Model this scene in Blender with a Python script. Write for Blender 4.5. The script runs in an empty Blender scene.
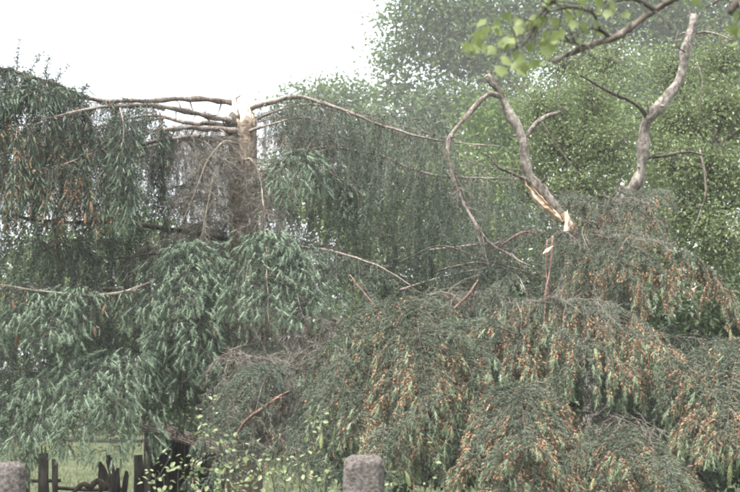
import bpy, math
import numpy as np
from mathutils import Vector

# ------------------------------------------------------------------ camera, sky, sun, exposure
HFOV = math.radians(30.0)
PW, PH = 740.0, 492.0
F = PW / (2 * math.tan(HFOV / 2))
HORIZON = 385.0
PITCH = math.atan((HORIZON - PH / 2) / F)
CAM_H = 1.6
scene = bpy.context.scene
col = scene.collection

cam_data = bpy.data.cameras.new('camera')
cam_data.sensor_width = 36.0
cam_data.angle = HFOV
cam_data.clip_end = 2000.0
cam_data.clip_start = 0.05
cam_data.dof.use_dof = True
cam_data.dof.focus_distance = 11.5
cam_data.dof.aperture_fstop = 7.1
cam = bpy.data.objects.new('camera', cam_data)
cam.location = (0, 0, CAM_H)
cam.rotation_euler = (math.pi / 2 + PITCH, 0, 0)
col.objects.link(cam)
scene.camera = cam

SUN_EL, SUN_AZ = math.radians(70), math.radians(225)      # azimuth from +Y clockwise
world = bpy.data.worlds.new('World')
scene.world = world
world.use_nodes = True
wn = world.node_tree
bg = wn.nodes['Background']
sky = wn.nodes.new('ShaderNodeTexSky')
sky.sky_type = 'NISHITA'
sky.sun_disc = False
sky.sun_elevation = SUN_EL
sky.sun_rotation = SUN_AZ
sky.air_density = 1.0
sky.dust_density = 6.0
sky.ozone_density = 1.0
wmix = wn.nodes.new('ShaderNodeMix')
wmix.data_type = 'RGBA'
wmix.inputs['Factor'].default_value = 0.82               # closed cloud cover over the blue
wmix.inputs['B'].default_value = (2.7, 2.8, 2.86, 1)
wn.links.new(sky.outputs['Color'], wmix.inputs['A'])
wn.links.new(wmix.outputs['Result'], bg.inputs['Color'])
bg.inputs['Strength'].default_value = 0.1

sun_data = bpy.data.lights.new('sun', 'SUN')
sun_data.energy = 1.5
sun_data.angle = math.radians(20)
sun_data.color = (1.0, 0.96, 0.9)
sun = bpy.data.objects.new('sun', sun_data)
sd = Vector((math.sin(SUN_AZ) * math.cos(SUN_EL), math.cos(SUN_AZ) * math.cos(SUN_EL), math.sin(SUN_EL)))
sun.rotation_euler = sd.to_track_quat('Z', 'Y').to_euler()
sun.location = (-6, -10, 20)
col.objects.link(sun)

scene.view_settings.view_transform = 'Standard'
scene.view_settings.look = 'None'
scene.view_settings.exposure = 3.0
scene.view_settings.gamma = 1.0
scene.view_settings.use_curve_mapping = False
scene.render.engine = 'CYCLES'
scene.cycles.use_denoising = True
scene.cycles.filter_width = 1.9
scene.cycles.max_bounces = 6
scene.cycles.diffuse_bounces = 3
scene.cycles.transmission_bounces = 3
scene.cycles.volume_bounces = 1
scene.cycles.transparent_max_bounces = 8
HAZE_DENSITY = 0.0009


# ------------------------------------------------------------------ helpers
def at(x, y, d):
    xr, yr = (x - PW / 2) / F, (PH / 2 - y) / F
    v = np.array([xr, math.cos(PITCH) - yr * math.sin(PITCH), math.sin(PITCH) + yr * math.cos(PITCH)])
    return np.array([0, 0, CAM_H]) + v * (d / v[1])


def m(px, d):
    return px * d / F


def ground_at(x, d):
    p = at(x, HORIZON, d)
    return np.array([p[0], d, 0.0])


def norm(a):
    return a / np.maximum(np.linalg.norm(a, axis=-1, keepdims=True), 1e-9)


def mat_base(name, rough=0.7, spec=0.3):
    mt = bpy.data.materials.new(name)
    mt.use_nodes = True
    nt = mt.node_tree
    b = nt.nodes['Principled BSDF']
    b.inputs['Roughness'].default_value = rough
    b.inputs['Specular IOR Level'].default_value = spec
    return mt, nt, b


def ramp(nt, stops):
    r = nt.nodes.new('ShaderNodeValToRGB')
    e = r.color_ramp.elements
    while len(e) < len(stops):
        e.new(0.5)
    for k, (p, c) in enumerate(stops):
        e[k].position = p
        e[k].color = (*c, 1)
    return r


def leaf_mat(name, c0, c1, c2, transl=0.3, rough=0.8, spec=0.12):
    """foliage: colour varies from piece to piece (attribute rnd) and slowly through the plant"""
    mt, nt, b = mat_base(name, rough, spec)
    a = nt.nodes.new('ShaderNodeAttribute')
    a.attribute_name = 'rnd'
    tc = nt.nodes.new('ShaderNodeTexCoord')
    nz = nt.nodes.new('ShaderNodeTexNoise')
    nz.inputs['Scale'].default_value = 2.3
    nz.inputs['Detail'].default_value = 3
    nt.links.new(tc.outputs['Object'], nz.inputs['Vector'])
    ad = nt.nodes.new('ShaderNodeMath')
    ad.operation = 'MULTIPLY_ADD'
    nt.links.new(nz.outputs['Fac'], ad.inputs[0])
    ad.inputs[1].default_value = 0.7
    ad2 = nt.nodes.new('ShaderNodeMath')
    ad2.operation = 'MULTIPLY_ADD'
    nt.links.new(a.outputs['Fac'], ad2.inputs[0])
    ad2.inputs[1].default_value = 0.65
    ad2.inputs[2].default_value = -0.17
    nt.links.new(ad2.outputs[0], ad.inputs[2])
    r = ramp(nt, [(0.05, c0), (0.5, c1), (0.95, c2)])
    nt.links.new(ad.outputs[0], r.inputs['Fac'])
    nt.links.new(r.outputs['Color'], b.inputs['Base Color'])
    if transl > 0:
        tr = nt.nodes.new('ShaderNodeBsdfTranslucent')
        mx = nt.nodes.new('ShaderNodeMixShader')
        mx.inputs['Fac'].default_value = transl
        nt.links.new(r.outputs['Color'], tr.inputs['Color'])
        nt.links.new(b.outputs[0], mx.inputs[1])
        nt.links.new(tr.outputs[0], mx.inputs[2])
        nt.links.new(mx.outputs[0], nt.nodes['Material Output'].inputs['Surface'])
    return mt


def bark_mat(name, c0, c1, c2, scale=9.0, stretch=4.0, bump=0.6, rough=0.9, ring=0.0):
    mt, nt, b = mat_base(name, rough, 0.2)
    tc = nt.nodes.new('ShaderNodeTexCoord')
    mp = nt.nodes.new('ShaderNodeMapping')
    mp.inputs['Scale'].default_value = (scale, scale, scale / stretch)
    nt.links.new(tc.outputs['Object'], mp.inputs['Vector'])
    nz = nt.nodes.new('ShaderNodeTexNoise')
    nz.inputs['Scale'].default_value = 3.0
    nz.inputs['Detail'].default_value = 8
    nz.inputs['Roughness'].default_value = 0.65
    nt.links.new(mp.outputs['Vector'], nz.inputs['Vector'])
    n2 = nt.nodes.new('ShaderNodeTexNoise')
    n2.inputs['Scale'].default_value = 4.0
    n2.inputs['Detail'].default_value = 5
    nt.links.new(tc.outputs['Object'], n2.inputs['Vector'])
    mx = nt.nodes.new('ShaderNodeMath')
    mx.operation = 'MULTIPLY_ADD'
    nt.links.new(n2.outputs['Fac'], mx.inputs[0])
    mx.inputs[1].default_value = 0.8
    sb = nt.nodes.new('ShaderNodeMath')
    sb.operation = 'SUBTRACT'
    nt.links.new(nz.outputs['Fac'], sb.inputs[0])
    sb.inputs[1].default_value = 0.4
    nt.links.new(sb.outputs[0], mx.inputs[2])
    r = ramp(nt, [(0.34, c0), (0.5, c1), (0.64, c2)])
    nt.links.new(mx.outputs[0], r.inputs['Fac'])
    nt.links.new(r.outputs['Color'], b.inputs['Base Color'])
    bp = nt.nodes.new('ShaderNodeBump')
    bp.inputs['Strength'].default_value = bump
    bp.inputs['Distance'].default_value = 0.02
    nt.links.new(nz.outputs['Fac'], bp.inputs['Height'])
    nt.links.new(bp.outputs['Normal'], b.inputs['Normal'])
    return mt


M = {
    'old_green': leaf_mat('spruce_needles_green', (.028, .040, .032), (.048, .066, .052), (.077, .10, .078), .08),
    'old_grey': leaf_mat('spruce_needles_grey', (.064, .082, .06), (.104, .128, .093), (.15, .178, .13), .08),
    'thin_grey': leaf_mat('spruce_needles_sparse', (.06, .083, .063), (.096, .127, .096), (.14, .174, .13), .08),
    'new_blue': leaf_mat('spruce_shoots_bluegreen', (.11, .152, .106), (.17, .222, .158), (.232, .29, .21), .12),
    'new_pale': leaf_mat('spruce_shoots_pale', (.15, .20, .12), (.22, .275, .175), (.30, .355, .25), .12),
    'bud': leaf_mat('bud_scales_brown', (.125, .074, .048), (.235, .142, .089), (.37, .25, .165), .0),
    'dead': leaf_mat('dead_twigs', (.085, .077, .066), (.135, .122, .105), (.195, .178, .154), .0),
    'twig': bark_mat('spruce_twig', (.07, .05, .038), (.13, .10, .08), (.22, .18, .145), 20),
    'branch_bark': bark_mat('spruce_branch_bark', (.075, .06, .052), (.15, .125, .11), (.25, .215, .19), 14, 1.5),
    'pale_bark': bark_mat('stripped_branch', (.095, .08, .06), (.17, .148, .115), (.255, .228, .182), 14, 1.5),
    'red_bark': bark_mat('red_brown_stick', (.07, .044, .035), (.125, .08, .063), (.195, .132, .106), 14, 1.5),
    'spruce_bark': bark_mat('spruce_trunk_bark', (.10, .072, .055), (.21, .165, .125), (.34, .285, .225), 7, 0.8, 0.9),
    'fruit_bark': bark_mat('fruit_tree_bark', (.07, .06, .05), (.165, .145, .125), (.30, .275, .245), 9, 1.6, 1.0),
    'lichen_bark': bark_mat('fruit_tree_bark_warm', (.07, .057, .047), (.155, .13, .113), (.27, .24, .21), 12, 1.6, 1.0),
    'dark_bark': bark_mat('dark_bark', (.03, .026, .022), (.06, .052, .044), (.10, .09, .075), 8),
    'raw_wood': bark_mat('fresh_split_wood', (.42, .29, .18), (.62, .47, .34), (.76, .65, .52), 10, 9.0, 0.7, 0.75),
    'pale_wood': bark_mat('fresh_spruce_wood', (.60, .45, .33), (.80, .69, .57), (.88, .81, .72), 10, 9.0, 0.7, 0.75),
    'leaf_back': leaf_mat('leaves_far', (.072, .112, .042), (.122, .175, .068), (.185, .24, .105), .35),
    'leaf_mid': leaf_mat('leaves_mid', (.082, .118, .05), (.15, .195, .084), (.24, .285, .142), .35, .45, .4),
    'leaf_dark': leaf_mat('leaves_dark', (.028, .045, .02), (.05, .078, .034), (.085, .118, .054), .3, .45, .4),
    'leaf_shrub': leaf_mat('leaves_shrub', (.10, .13, .055), (.17, .21, .095), (.27, .31, .175), .35, .45, .4),
    'leaf_fore': leaf_mat('leaves_near', (.10, .135, .045), (.155, .195, .07), (.22, .26, .11), .45, .5, .3),
    'grass': leaf_mat('grass_blades', (.085, .11, .05), (.13, .16, .08), (.19, .21, .115), .3),
    'timber': bark_mat('weathered_dark_timber', (.012, .011, .010), (.028, .024, .021), (.055, .048, .042), 8, 6.0),
    'brown_timber': bark_mat('brown_timber', (.022, .016, .012), (.045, .032, .024), (.075, .056, .043), 8, 6.0),
    'post': bark_mat('cast_concrete', (.05, .045, .038), (.12, .105, .098), (.21, .188, .178), 22, 1.0, 1.0),
}
# cone scales: green young cones and brown ripe ones
M['cone_green'] = leaf_mat('young_cone', (.15, .17, .07), (.23, .25, .12), (.32, .33, .18), 0)
M['cone_brown'] = leaf_mat('ripe_cone', (.11, .07, .045), (.18, .115, .075), (.26, .17, .115), 0)


def link(o, parent=None):
    col.objects.link(o)
    if parent is not None:
        o.parent = parent
    return o


def mesh_obj(name, V, T, mats, parent=None, mi=None, rnd=None, smooth=False, loc=None):
    """V (n,3) world points, T (k,3) triangles"""
    V = np.asarray(V, dtype=np.float32)
    if loc is None and parent is not None:
        loc = WLOC[parent.name]
    if loc is None:
        loc = np.zeros(3)
    V = V - np.asarray(loc, dtype=np.float32)
    T = np.asarray(T, dtype=np.int32)
    me = bpy.data.meshes.new(name)
    n, k = len(V), len(T)
    me.vertices.add(n)
    me.vertices.foreach_set('co', V.ravel())
    me.loops.add(k * 3)
    me.loops.foreach_set('vertex_index', T.ravel())
    me.polygons.add(k)
    me.polygons.foreach_set('loop_start', np.arange(0, k * 3, 3, dtype=np.int32))
    for mt in (mats if isinstance(mats, (list, tuple)) else [mats]):
        me.materials.append(M[mt])
    if mi is not None:
        me.polygons.foreach_set('material_index', np.asarray(mi, dtype=np.int32))
    me.polygons.foreach_set('use_smooth', np.full(k, smooth, dtype=bool))
    if rnd is None:
        rnd = np.full(k, 0.5)
    at_ = me.attributes.new('rnd', 'FLOAT', 'FACE')
    at_.data.foreach_set('value', np.asarray(rnd, dtype=np.float32))
    me.update()
    o = bpy.data.objects.new(name, me)
    link(o, parent)
    ploc = WLOC[parent.name] if parent is not None else np.zeros(3)
    o.location = tuple(np.asarray(loc) - ploc)
    WLOC[o.name] = np.asarray(loc, dtype=float)
    global NTRI
    NTRI += k
    return o


WLOC = {}
NTRI = 0


def thing(name, loc, label, cat, group=None):
    o = bpy.data.objects.new(name, None)
    o.empty_display_size = 0.2
    link(o)
    o.location = tuple(loc)
    WLOC[o.name] = np.asarray(loc, dtype=float)
    return tag(o, label, cat, group)


def tag(o, label, cat=None, group=None, kind=None):
    o['label'] = label
    if cat:
        o['category'] = cat
    if group:
        o['group'] = group
    if kind:
        o['kind'] = kind
    return o


class Geo:
    """collects triangles of one mesh"""
    def __init__(s):
        s.v, s.t, s.mi, s.r, s.n = [], [], [], [], 0

    def add(s, V, T, mi=0, r=None):
        V = np.asarray(V, dtype=float)
        T = np.asarray(T, dtype=np.int64)
        s.v.append(V)
        s.t.append(T + s.n)
        s.mi.append(np.full(len(T), mi))
        s.r.append(np.full(len(T), 0.5) if r is None else np.asarray(r))
        s.n += len(V)

    def obj(s, name, mats, parent=None, smooth=False, loc=None):
        return mesh_obj(name, np.concatenate(s.v), np.concatenate(s.t), mats, parent, np.concatenate(s.mi), np.concatenate(s.r), smooth, loc)


def resample(P, step):
    """Catmull-Rom through points, then even spacing"""
    P = np.asarray(P, dtype=float)
    if len(P) > 2:
        Q = np.vstack([2 * P[0] - P[1], P, 2 * P[-1] - P[-2]])
        out = []
        for k in range(len(P) - 1):
            a, b, c, d = Q[k:k + 4]
            t = np.linspace(0, 1, 12, endpoint=False)[:, None]
            out.append(.5 * (2 * b + (c - a) * t + (2 * a - 5 * b + 4 * c - d) * t ** 2 + (3 * b - a - 3 * c + d) * t ** 3))
        P = np.vstack(out + [P[-1:]])
    s = np.concatenate([[0], np.cumsum(np.linalg.norm(np.diff(P, axis=0), axis=1))])
    n = max(3, int(s[-1] / step) + 1)
    u = np.linspace(0, s[-1], n)
    return np.stack([np.interp(u, s, P[:, k]) for k in range(3)], 1)


def tube(P, R, sides=8, rng=None, rough=0.0, cap=True):
    P = np.asarray(P, dtype=float)
    R = np.asarray(R, dtype=float)
    n = len(P)
    T = norm(np.gradient(P, axis=0))
    ref = np.array([0.3, 0.2, 1.0]) if abs(T[:, 2]).mean() < 0.8 else np.array([1.0, 0.3, 0.0])
    A = norm(np.cross(T, ref))
    B = np.cross(T, A)
    th = np.linspace(0, 2 * math.pi, sides, endpoint=False)
    rr = R[:, None] * np.ones(sides)
    if rough and rng is not None:
        g = rng.normal(0, 1, (n, sides))
        g = (g + np.roll(g, 1, 1) + np.roll(g, 1, 0)) / 1.7
        rr = rr * (1 + rough * g)
    V = P[:, None] + rr[..., None] * (np.cos(th)[None, :, None] * A[:, None] + np.sin(th)[None, :, None] * B[:, None])
    i = np.arange(n - 1)[:, None] * sides
    j = np.arange(sides)[None]
    a, b = i + j, i + (j + 1) % sides
    c, d = a + sides, b + sides
    Tq = np.concatenate([np.stack([a, b, d], -1).reshape(-1, 3), np.stack([a, d, c], -1).reshape(-1, 3)])
    V = V.reshape(-1, 3)
    if cap:
        V = np.vstack([V, P[:1], P[-1:]])
        o = n * sides
        jj = np.arange(sides)
        Tq = np.vstack([Tq, np.stack([np.full(sides, o), (jj + 1) % sides, jj], 1),
                        np.stack([np.full(sides, o + 1), (n - 1) * sides + jj, (n - 1) * sides + (jj + 1) % sides], 1)])
    return V, Tq


def cords(X, R, steps, sides=3):
    """many thin twigs at once: X (k,s,3), R (k,s), steps (k) = last valid ring"""
    k, s, _ = X.shape
    T = norm(np.gradient(X, axis=1))
    A = norm(np.cross(T, np.array([0.37, 0.81, 0.2])))
    B = np.cross(T, A)
    th = np.linspace(0, 2 * math.pi, sides, endpoint=False)
    V = X[:, :, None] + R[:, :, None, None] * (np.cos(th)[:, None] * A[:, :, None] + np.sin(th)[:, None] * B[:, :, None])
    base = (np.arange(k)[:, None] * s + np.arange(s - 1)[None])
    ok = np.arange(s - 1)[None] < steps[:, None]
    i = (base[ok] * sides)[:, None]
    j = np.arange(sides)[None]
    a, b = i + j, i + (j + 1) % sides
    T_ = np.concatenate([np.stack([a, b, b + sides], -1).reshape(-1, 3), np.stack([a, b + sides, a + sides], -1).reshape(-1, 3)])
    V = V.reshape(-1, 3)
    u, inv = np.unique(T_, return_inverse=True)
    return V[u], inv.reshape(-1, 3)


def needles(P0, P1, n, length, width, angle, rng, rnd=None):
    """n blades round each segment P0-P1; returns V, T, per-face random"""
    k = len(P0)
    D = P1 - P0
    ax = norm(D)
    t = rng.random((k, n)) ** 0.9
    base = P0[:, None] + D[:, None] * t[..., None]
    A = norm(np.cross(ax, np.array([0.31, 0.17, 0.93])))
    B = np.cross(ax, A)
    th = rng.random((k, n)) * 2 * math.pi
    rad = np.cos(th)[..., None] * A[:, None] + np.sin(th)[..., None] * B[:, None]
    ang = angle * (0.7 + 0.6 * rng.random((k, n))) * (1.1 - 0.55 * t)
    dr = ax[:, None] * np.cos(ang)[..., None] + rad * np.sin(ang)[..., None]
    L = length * (0.75 + 0.5 * rng.random((k, n)))
    tip = base + dr * L[..., None]
    wv = norm(np.cross(dr, rng.normal(size=(k, n, 3)))) * (width * 0.5)
    V = np.stack([base - wv, base + wv, tip], 2).reshape(-1, 3)
    T = np.arange(k * n * 3).reshape(-1, 3)
    if rnd is None:
        rnd = rng.random(k)
    r = np.clip(np.repeat(rnd, n) * 0.8 + rng.random(k * n) * 0.2, 0, 1)
    return V, T, r


DENS = 1.0


def spindles(P, D, L, Rr, rng):
    """plump closed shoots: slim tapered cores along D"""
    k = len(P)
    A = norm(np.cross(D, np.array([.31, .17, .93]) + rng.normal(0, .3, (k, 3))))
    B = np.cross(D, A)
    lv, rr = (0, .55), (.8, 1.0)
    th = np.linspace(0, 2 * math.pi, 4, endpoint=False)
    rings = []
    for u, q in zip(lv, rr):
        c = P + D * (L * u)[:, None]
        rings.append(c[:, None] + (Rr * q)[:, None, None] * (np.cos(th)[None, :, None] * A[:, None] + np.sin(th)[None, :, None] * B[:, None]))
    V = np.concatenate([np.concatenate(rings, 1), (P + D * L[:, None])[:, None]], 1)
    T = []
    for j in range(4):
        a, b = j, (j + 1) % 4
        T += [[a, b, b + 4], [a, b + 4, a + 4], [4 + j, 4 + (j + 1) % 4, 8]]
    T = (np.arange(k)[:, None, None] * 9 + np.array(T)[None]).reshape(-1, 3)
    return V.reshape(-1, 3), T, 12
CONES = {}


def cone_mesh(kind):
    """a hanging spruce cone: spindle with overlapping scales"""
    if kind in CONES:
        return CONES[kind]
    rng = np.random.default_rng(5)
    L, R, rows, per = .125, .0165, 9, 7
    V, T = tube([(0, 0, -L * u) for u in np.linspace(0, 1, 7)], R * 0.85 * np.sin(np.linspace(.35, 2.95, 7)) ** .6, 7)
    g = Geo()
    g.add(V, T, 0, np.full(len(T), .25))
    for i in range(rows):
        u = (i + .3) / rows
        r = R * math.sin(.3 + 2.6 * u) ** .6
        for j in range(per):
            th = 2 * math.pi * (j + .5 * (i % 2)) / per
            c, s = math.cos(th), math.sin(th)
            z = -L * u
            w = r * .55
            tp = np.array([c * r * 1.22, s * r * 1.22, z - L / rows * 1.2])
            b1 = np.array([c * r * .9 - s * w, s * r * .9 + c * w, z])
            b2 = np.array([c * r * .9 + s * w, s * r * .9 - c * w, z])
            g.add([b1, b2, tp], [[0, 1, 2]], 0, [rng.random()])
    o = g.obj('cone', ['cone_' + kind], None, loc=np.zeros(3))
    me = o.data
    bpy.data.objects.remove(o)
    CONES[kind] = me
    return me


def add_cones(parent, P, kind, rng, size=1.0):
    me = cone_mesh(kind)
    for p in P:
        o = bpy.data.objects.new('cone', me)
        link(o, parent)
        o.location = tuple(p - WLOC[parent.name])
        o.rotation_euler = (rng.normal(0, .16), rng.normal(0, .16), rng.random() * 6.28)
        s = size * (0.65 + .35 * rng.random())
        o.scale = (s, s, s * (0.9 + .2 * rng.random()))


def bough(tree, spines, label=None, r0=.014, r1=.004, per_m=34, L=(.25, .5, .35), fwd=.55, lat=.9, up=.25, droop=1.3,
          old='old_green', new='new_blue', pnew=.5, pbud=0.0, side=.095, pitch=.042, n_old=10, n_new=20, fringe=0.0,
          start=.06, cones=0, cone='green', front=.62, seed=1, bark='branch_bark', needle=.026, wn=.0056, bare=.0, tuft=.075,
          twigs=True, jitter=.25, name='bough', wander=.10, bare_twig='twig', sink=.0, cone_from=.0, tuft_down=.45, plump=.0, comb=49, noise=.05, vary=.6):
    """a spruce bough: axis (wood) > foliage. spines = lists of (x, y, d) as seen in the photo, at real depth"""
    rng = np.random.default_rng(seed)
    wood = Geo()
    brP, brD, brL, brU = [], [], [], []
    for sp in spines:
        W = resample([at(*p) for p in sp], .05)
        n = len(W)
        wob = rng.normal(0, 1, (n, 3))
        for _ in range(4):
            wob = (wob + np.roll(wob, 1, 0) + np.roll(wob, -1, 0)) / 3
        W = W + wob * .018 * np.linspace(0, 1, n)[:, None]
        R = np.linspace(r0, r1, n)
        V, T = tube(W - np.array([0, 0, sink]), R, 7, rng, .07)
        wood.add(V, T, 0)
        Ln = np.linalg.norm(np.diff(W, axis=0), axis=1).sum()
        k = max(4, int(Ln * per_m))
        u = start + (1 - start) * (np.arange(k) + rng.random(k)) / k
        idx = u * (n - 1)
        P = np.stack([np.interp(idx, np.arange(n), W[:, c]) for c in range(3)], 1)
        Tg = norm(np.gradient(W, axis=0))
        Tt = norm(np.stack([np.interp(idx, np.arange(n), Tg[:, c]) for c in range(3)], 1))
        lt = np.cross(Tt, np.array([0, 0, 1.0]))
        weak = np.linalg.norm(lt, axis=1, keepdims=True) < .35
        ra = norm(rng.normal(size=(k, 3)) * np.array([1, 1, .1]))
        lt = norm(np.where(weak, ra, lt))
        sg = np.where(rng.random(k) < .5, 1.0, -1.0)
        yfront = lt[:, 1] * sg                     # >0 points away from the viewer
        flip = (np.abs(lt[:, 1]) > .5) & (yfront > 0) & (rng.random(k) < (front - .5) * 2)
        sg = np.where(flip, -sg, sg)
        D = norm(Tt * fwd + lt * (sg * lat)[:, None] + np.array([0, 0, up]) + rng.normal(0, jitter, (k, 3)))
        brP.append(P)
        brD.append(D)
        brU.append(u)
        brL.append(np.interp(u, np.linspace(0, 1, len(L)), L) * (.92 - .5 * vary + vary * rng.random(k)))
    P, D, LL, U = map(np.concatenate, (brP, brD, brL, brU))
    k = len(P)
    smax = max(3, int(LL.max() / pitch) + 1)
    steps = np.clip((LL / pitch).astype(int), 2, smax - 1)
    X = np.zeros((k, smax, 3))
    X[:, 0] = P
    cur = D.copy()
    down = np.array([0, 0, -1.0])
    wand = rng.normal(0, wander, (k, 3)) * np.array([1, 1, .3])
    for s in range(1, smax):
        w = np.clip(droop * pitch * 2.2 * (1 - .2 * rng.random((k, 1))), 0, .9)
        cur = norm(cur * (1 - w) + (down + wand) * w + rng.normal(0, noise, (k, 3)))
        X[:, s] = X[:, s - 1] + cur * pitch
    taper = 1 - np.arange(smax)[None] / np.maximum(steps[:, None], 1)
    Rt = .0010 + .0018 * np.clip(taper, 0, 1) * np.minimum(1, LL[:, None] / .4)
    if twigs:
        V, T = cords(X, Rt, steps)
        wood.add(V, T, 1)
    ob = wood.obj(name, [bark, bare_twig], tree, smooth=True, loc=at(*spines[0][0]))
    if label:
        ob['label'] = label
    # foliage segments
    ok = np.arange(smax - 1)[None] < steps[:, None]
    A0, A1 = X[:, :-1][ok], X[:, 1:][ok]
    ss = np.broadcast_to(np.arange(smax - 1)[None], ok.shape)[ok]
    stp = np.broadcast_to(steps[:, None], ok.shape)[ok]
    bid = np.broadcast_to(np.arange(k)[:, None], ok.shape)[ok]
    brnd = rng.random(k)
    frac = ss / np.maximum(stp, 1)
    keepax = frac >= bare
    g = Geo()
    mats = [old, new, 'bud']
    if keepax.any() and n_old:
        V, T, r = needles(A0[keepax], A1[keepax], max(2, int(n_old * .6 * DENS)), needle, wn, .8, rng, np.clip(brnd[bid[keepax]] * .6 + rng.random(keepax.sum()) * .4, 0, 1))
        g.add(V, T, 0, r)
    # side shoots, two per step
    sel = np.repeat(np.where(keepax)[0], 2)
    ns = len(sel)
    a = norm(A1[sel] - A0[sel])
    rv = rng.normal(size=(ns, 3)) * np.array([1, 1, .35])
    hz = np.cross(a, np.array([0, 1.0, 0.15]))
    sgn = np.where(np.arange(ns) % 2 == 0, 1.0, -1.0)[:, None]
    pv = hz * sgn * 1.0 + rv * .55
    pv = norm(pv - (pv * a).sum(1, keepdims=True) * a)
    an = np.radians(comb - 11 + 22 * rng.random(ns))[:, None]
    dd = norm(a * np.cos(an) + pv * np.sin(an) + down * .25)
    prof = np.sin(np.clip(.25 + .8 * (1 - frac[sel]), 0, 1) * math.pi / 2)
    sl = side * (.45 + .75 * rng.random(ns)) * prof
    keep = rng.random(ns) < .88
    S0 = A0[sel][keep]
    dd, sl, fs = dd[keep], sl[keep], frac[sel][keep]
    sb = bid[sel][keep]
    S1 = S0 + dd * sl[:, None]
    srnd = np.clip(brnd[sb] * .6 + rng.random(len(S0)) * .4, 0, 1)
    if n_old:
        V, T, r = needles(S0, S1, max(2, int(n_old * DENS)), needle, wn, .75, rng, srnd)
        g.add(V, T, 0, r)
    # branchlet ends and shoot ends carry this year's growth
    E = X[np.arange(k), steps]
    ED = norm(E - X[np.arange(k), steps - 1])
    q = np.concatenate([S1, E])
    qd = np.concatenate([dd, ED])
    qf = np.concatenate([fs, np.ones(k)])
    qu = np.concatenate([U[sb], U])
    w_out = qf * .5 + qu * .5                    # 0 at the root of the bough, 1 at its outermost tips
    pn = pnew * (1 - fringe + fringe * 2.6 * np.clip((w_out - .5) / .3, 0, 1))
    pick = rng.random(len(q)) < pn
    if pick.any():
        q2, d2 = q[pick], norm(qd[pick] + down * tuft_down + rng.normal(0, .12, (pick.sum(), 3)))
        tl = tuft * (.6 + .7 * rng.random(len(q2)))
        trnd = rng.random(len(q2))
        if plump > 0:
            V, T, nf = spindles(q2, d2, tl, plump * .34 * (.75 + .5 * rng.random(len(q2))), rng)
            g.add(V, T, 1, np.repeat(trnd, nf))
            V, T, r = needles(q2, q2 + d2 * (tl * .85)[:, None], max(4, int(n_new * DENS)), plump * 1.6, .0042, .85, rng, trnd)
        else:
            V, T, r = needles(q2, q2 + d2 * tl[:, None], max(4, int(n_new * DENS)), needle, wn * 1.05, .78, rng, trnd)
        g.add(V, T, 1, r)
    if pbud > 0:
        pb = pbud * (1 - fringe + fringe * 3.6 * np.clip((w_out - .44) / .16, 0, 1) * np.clip((1.15 - w_out) / .25, 0, 1))
        cl_ = np.concatenate([brnd[sb], brnd])    # some branchlets are thick with scales, others bare
        pb = pb * np.clip((cl_ - .12) * 1.9, 0, 1.4)
        pk = rng.random(len(q)) < pb
        if pk.any():
            q3 = q[pk] + rng.normal(0, .006, (pk.sum(), 3))
            d3 = norm(qd[pk] + down * .6)
            V, T, r = needles(q3 - d3 * .02, q3 + d3 * .035, 9, .02, .0115, .75, rng)
            g.add(V, T, 2, r)
    fo = g.obj('foliage', mats, ob, smooth=True)
    fo['kind'] = 'stuff'
    if cones:
        cand = np.where((U > cone_from) & (steps * pitch > .12) & (E[:, 1] < np.median(E[:, 1]) + .05))[0]
        cand = rng.choice(cand, min(cones, len(cand)), replace=False)
        add_cones(ob, E[cand] + np.array([0, -.03, -.005]), cone, rng)
    return ob


def fan(root, tips, lift=18, mid=.45):
    out = []
    for t in tips:
        p = [root[k] + (t[k] - root[k]) * mid for k in range(3)]
        p[1] = min(root[1], p[1]) - lift * .35 + (p[1] - root[1]) * .25
        out.append([root, tuple(p), t])
    return out


def branch_obj(name, parent, pts, r, mat, seed=0, rough=.13, sides=10, label=None, step=.05, stubs=14):
    rng = np.random.default_rng(seed)
    W = resample([at(*p) for p in pts], step)
    R = np.interp(np.linspace(0, 1, len(W)), np.linspace(0, 1, len(r)), r)
    wb = rng.normal(0, 1, W.shape)
    for _ in range(2):
        wb = (wb + np.roll(wb, 1, 0) + np.roll(wb, -1, 0)) / 3
    env = np.minimum(1, np.arange(len(W)) / 4.0)[:, None] * np.minimum(1, np.arange(len(W))[::-1] / 2.0)[:, None]
    W = W + wb * env * np.clip(R * .55, .002, .016)[:, None]
    kn = rng.normal(0, 1, len(W))                  # swellings and knots
    kn = (kn + np.roll(kn, 1) + np.roll(kn, -1)) / 3
    R = R * np.clip(1 + .22 * kn * env[:, 0], .75, 1.5)
    gg = Geo()
    V, T = tube(W, R, sides, rng, rough)
    gg.add(V, T)
    ax = norm(np.gradient(W, axis=0))
    for _ in range(stubs):                        # snapped side twigs and spurs
        i = rng.integers(1, len(W) - 1)
        dr = norm(rng.normal(size=3) + ax[i] * .6)
        ln = R[i] * rng.uniform(1.5, 3.5) + rng.uniform(.01, .10)
        q = W[i] + dr * ln * .55 + rng.normal(0, .006, 3)
        V, T = tube(np.array([W[i], q, W[i] + dr * ln + np.array([0, 0, -.015])]), [R[i] * .3 + .001, R[i] * .2 + .001, .001], 5)
        gg.add(V, T)
    o = gg.obj(name, [mat], parent, smooth=True, loc=W[0])
    if label:
        o['label'] = label
    return o


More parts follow.
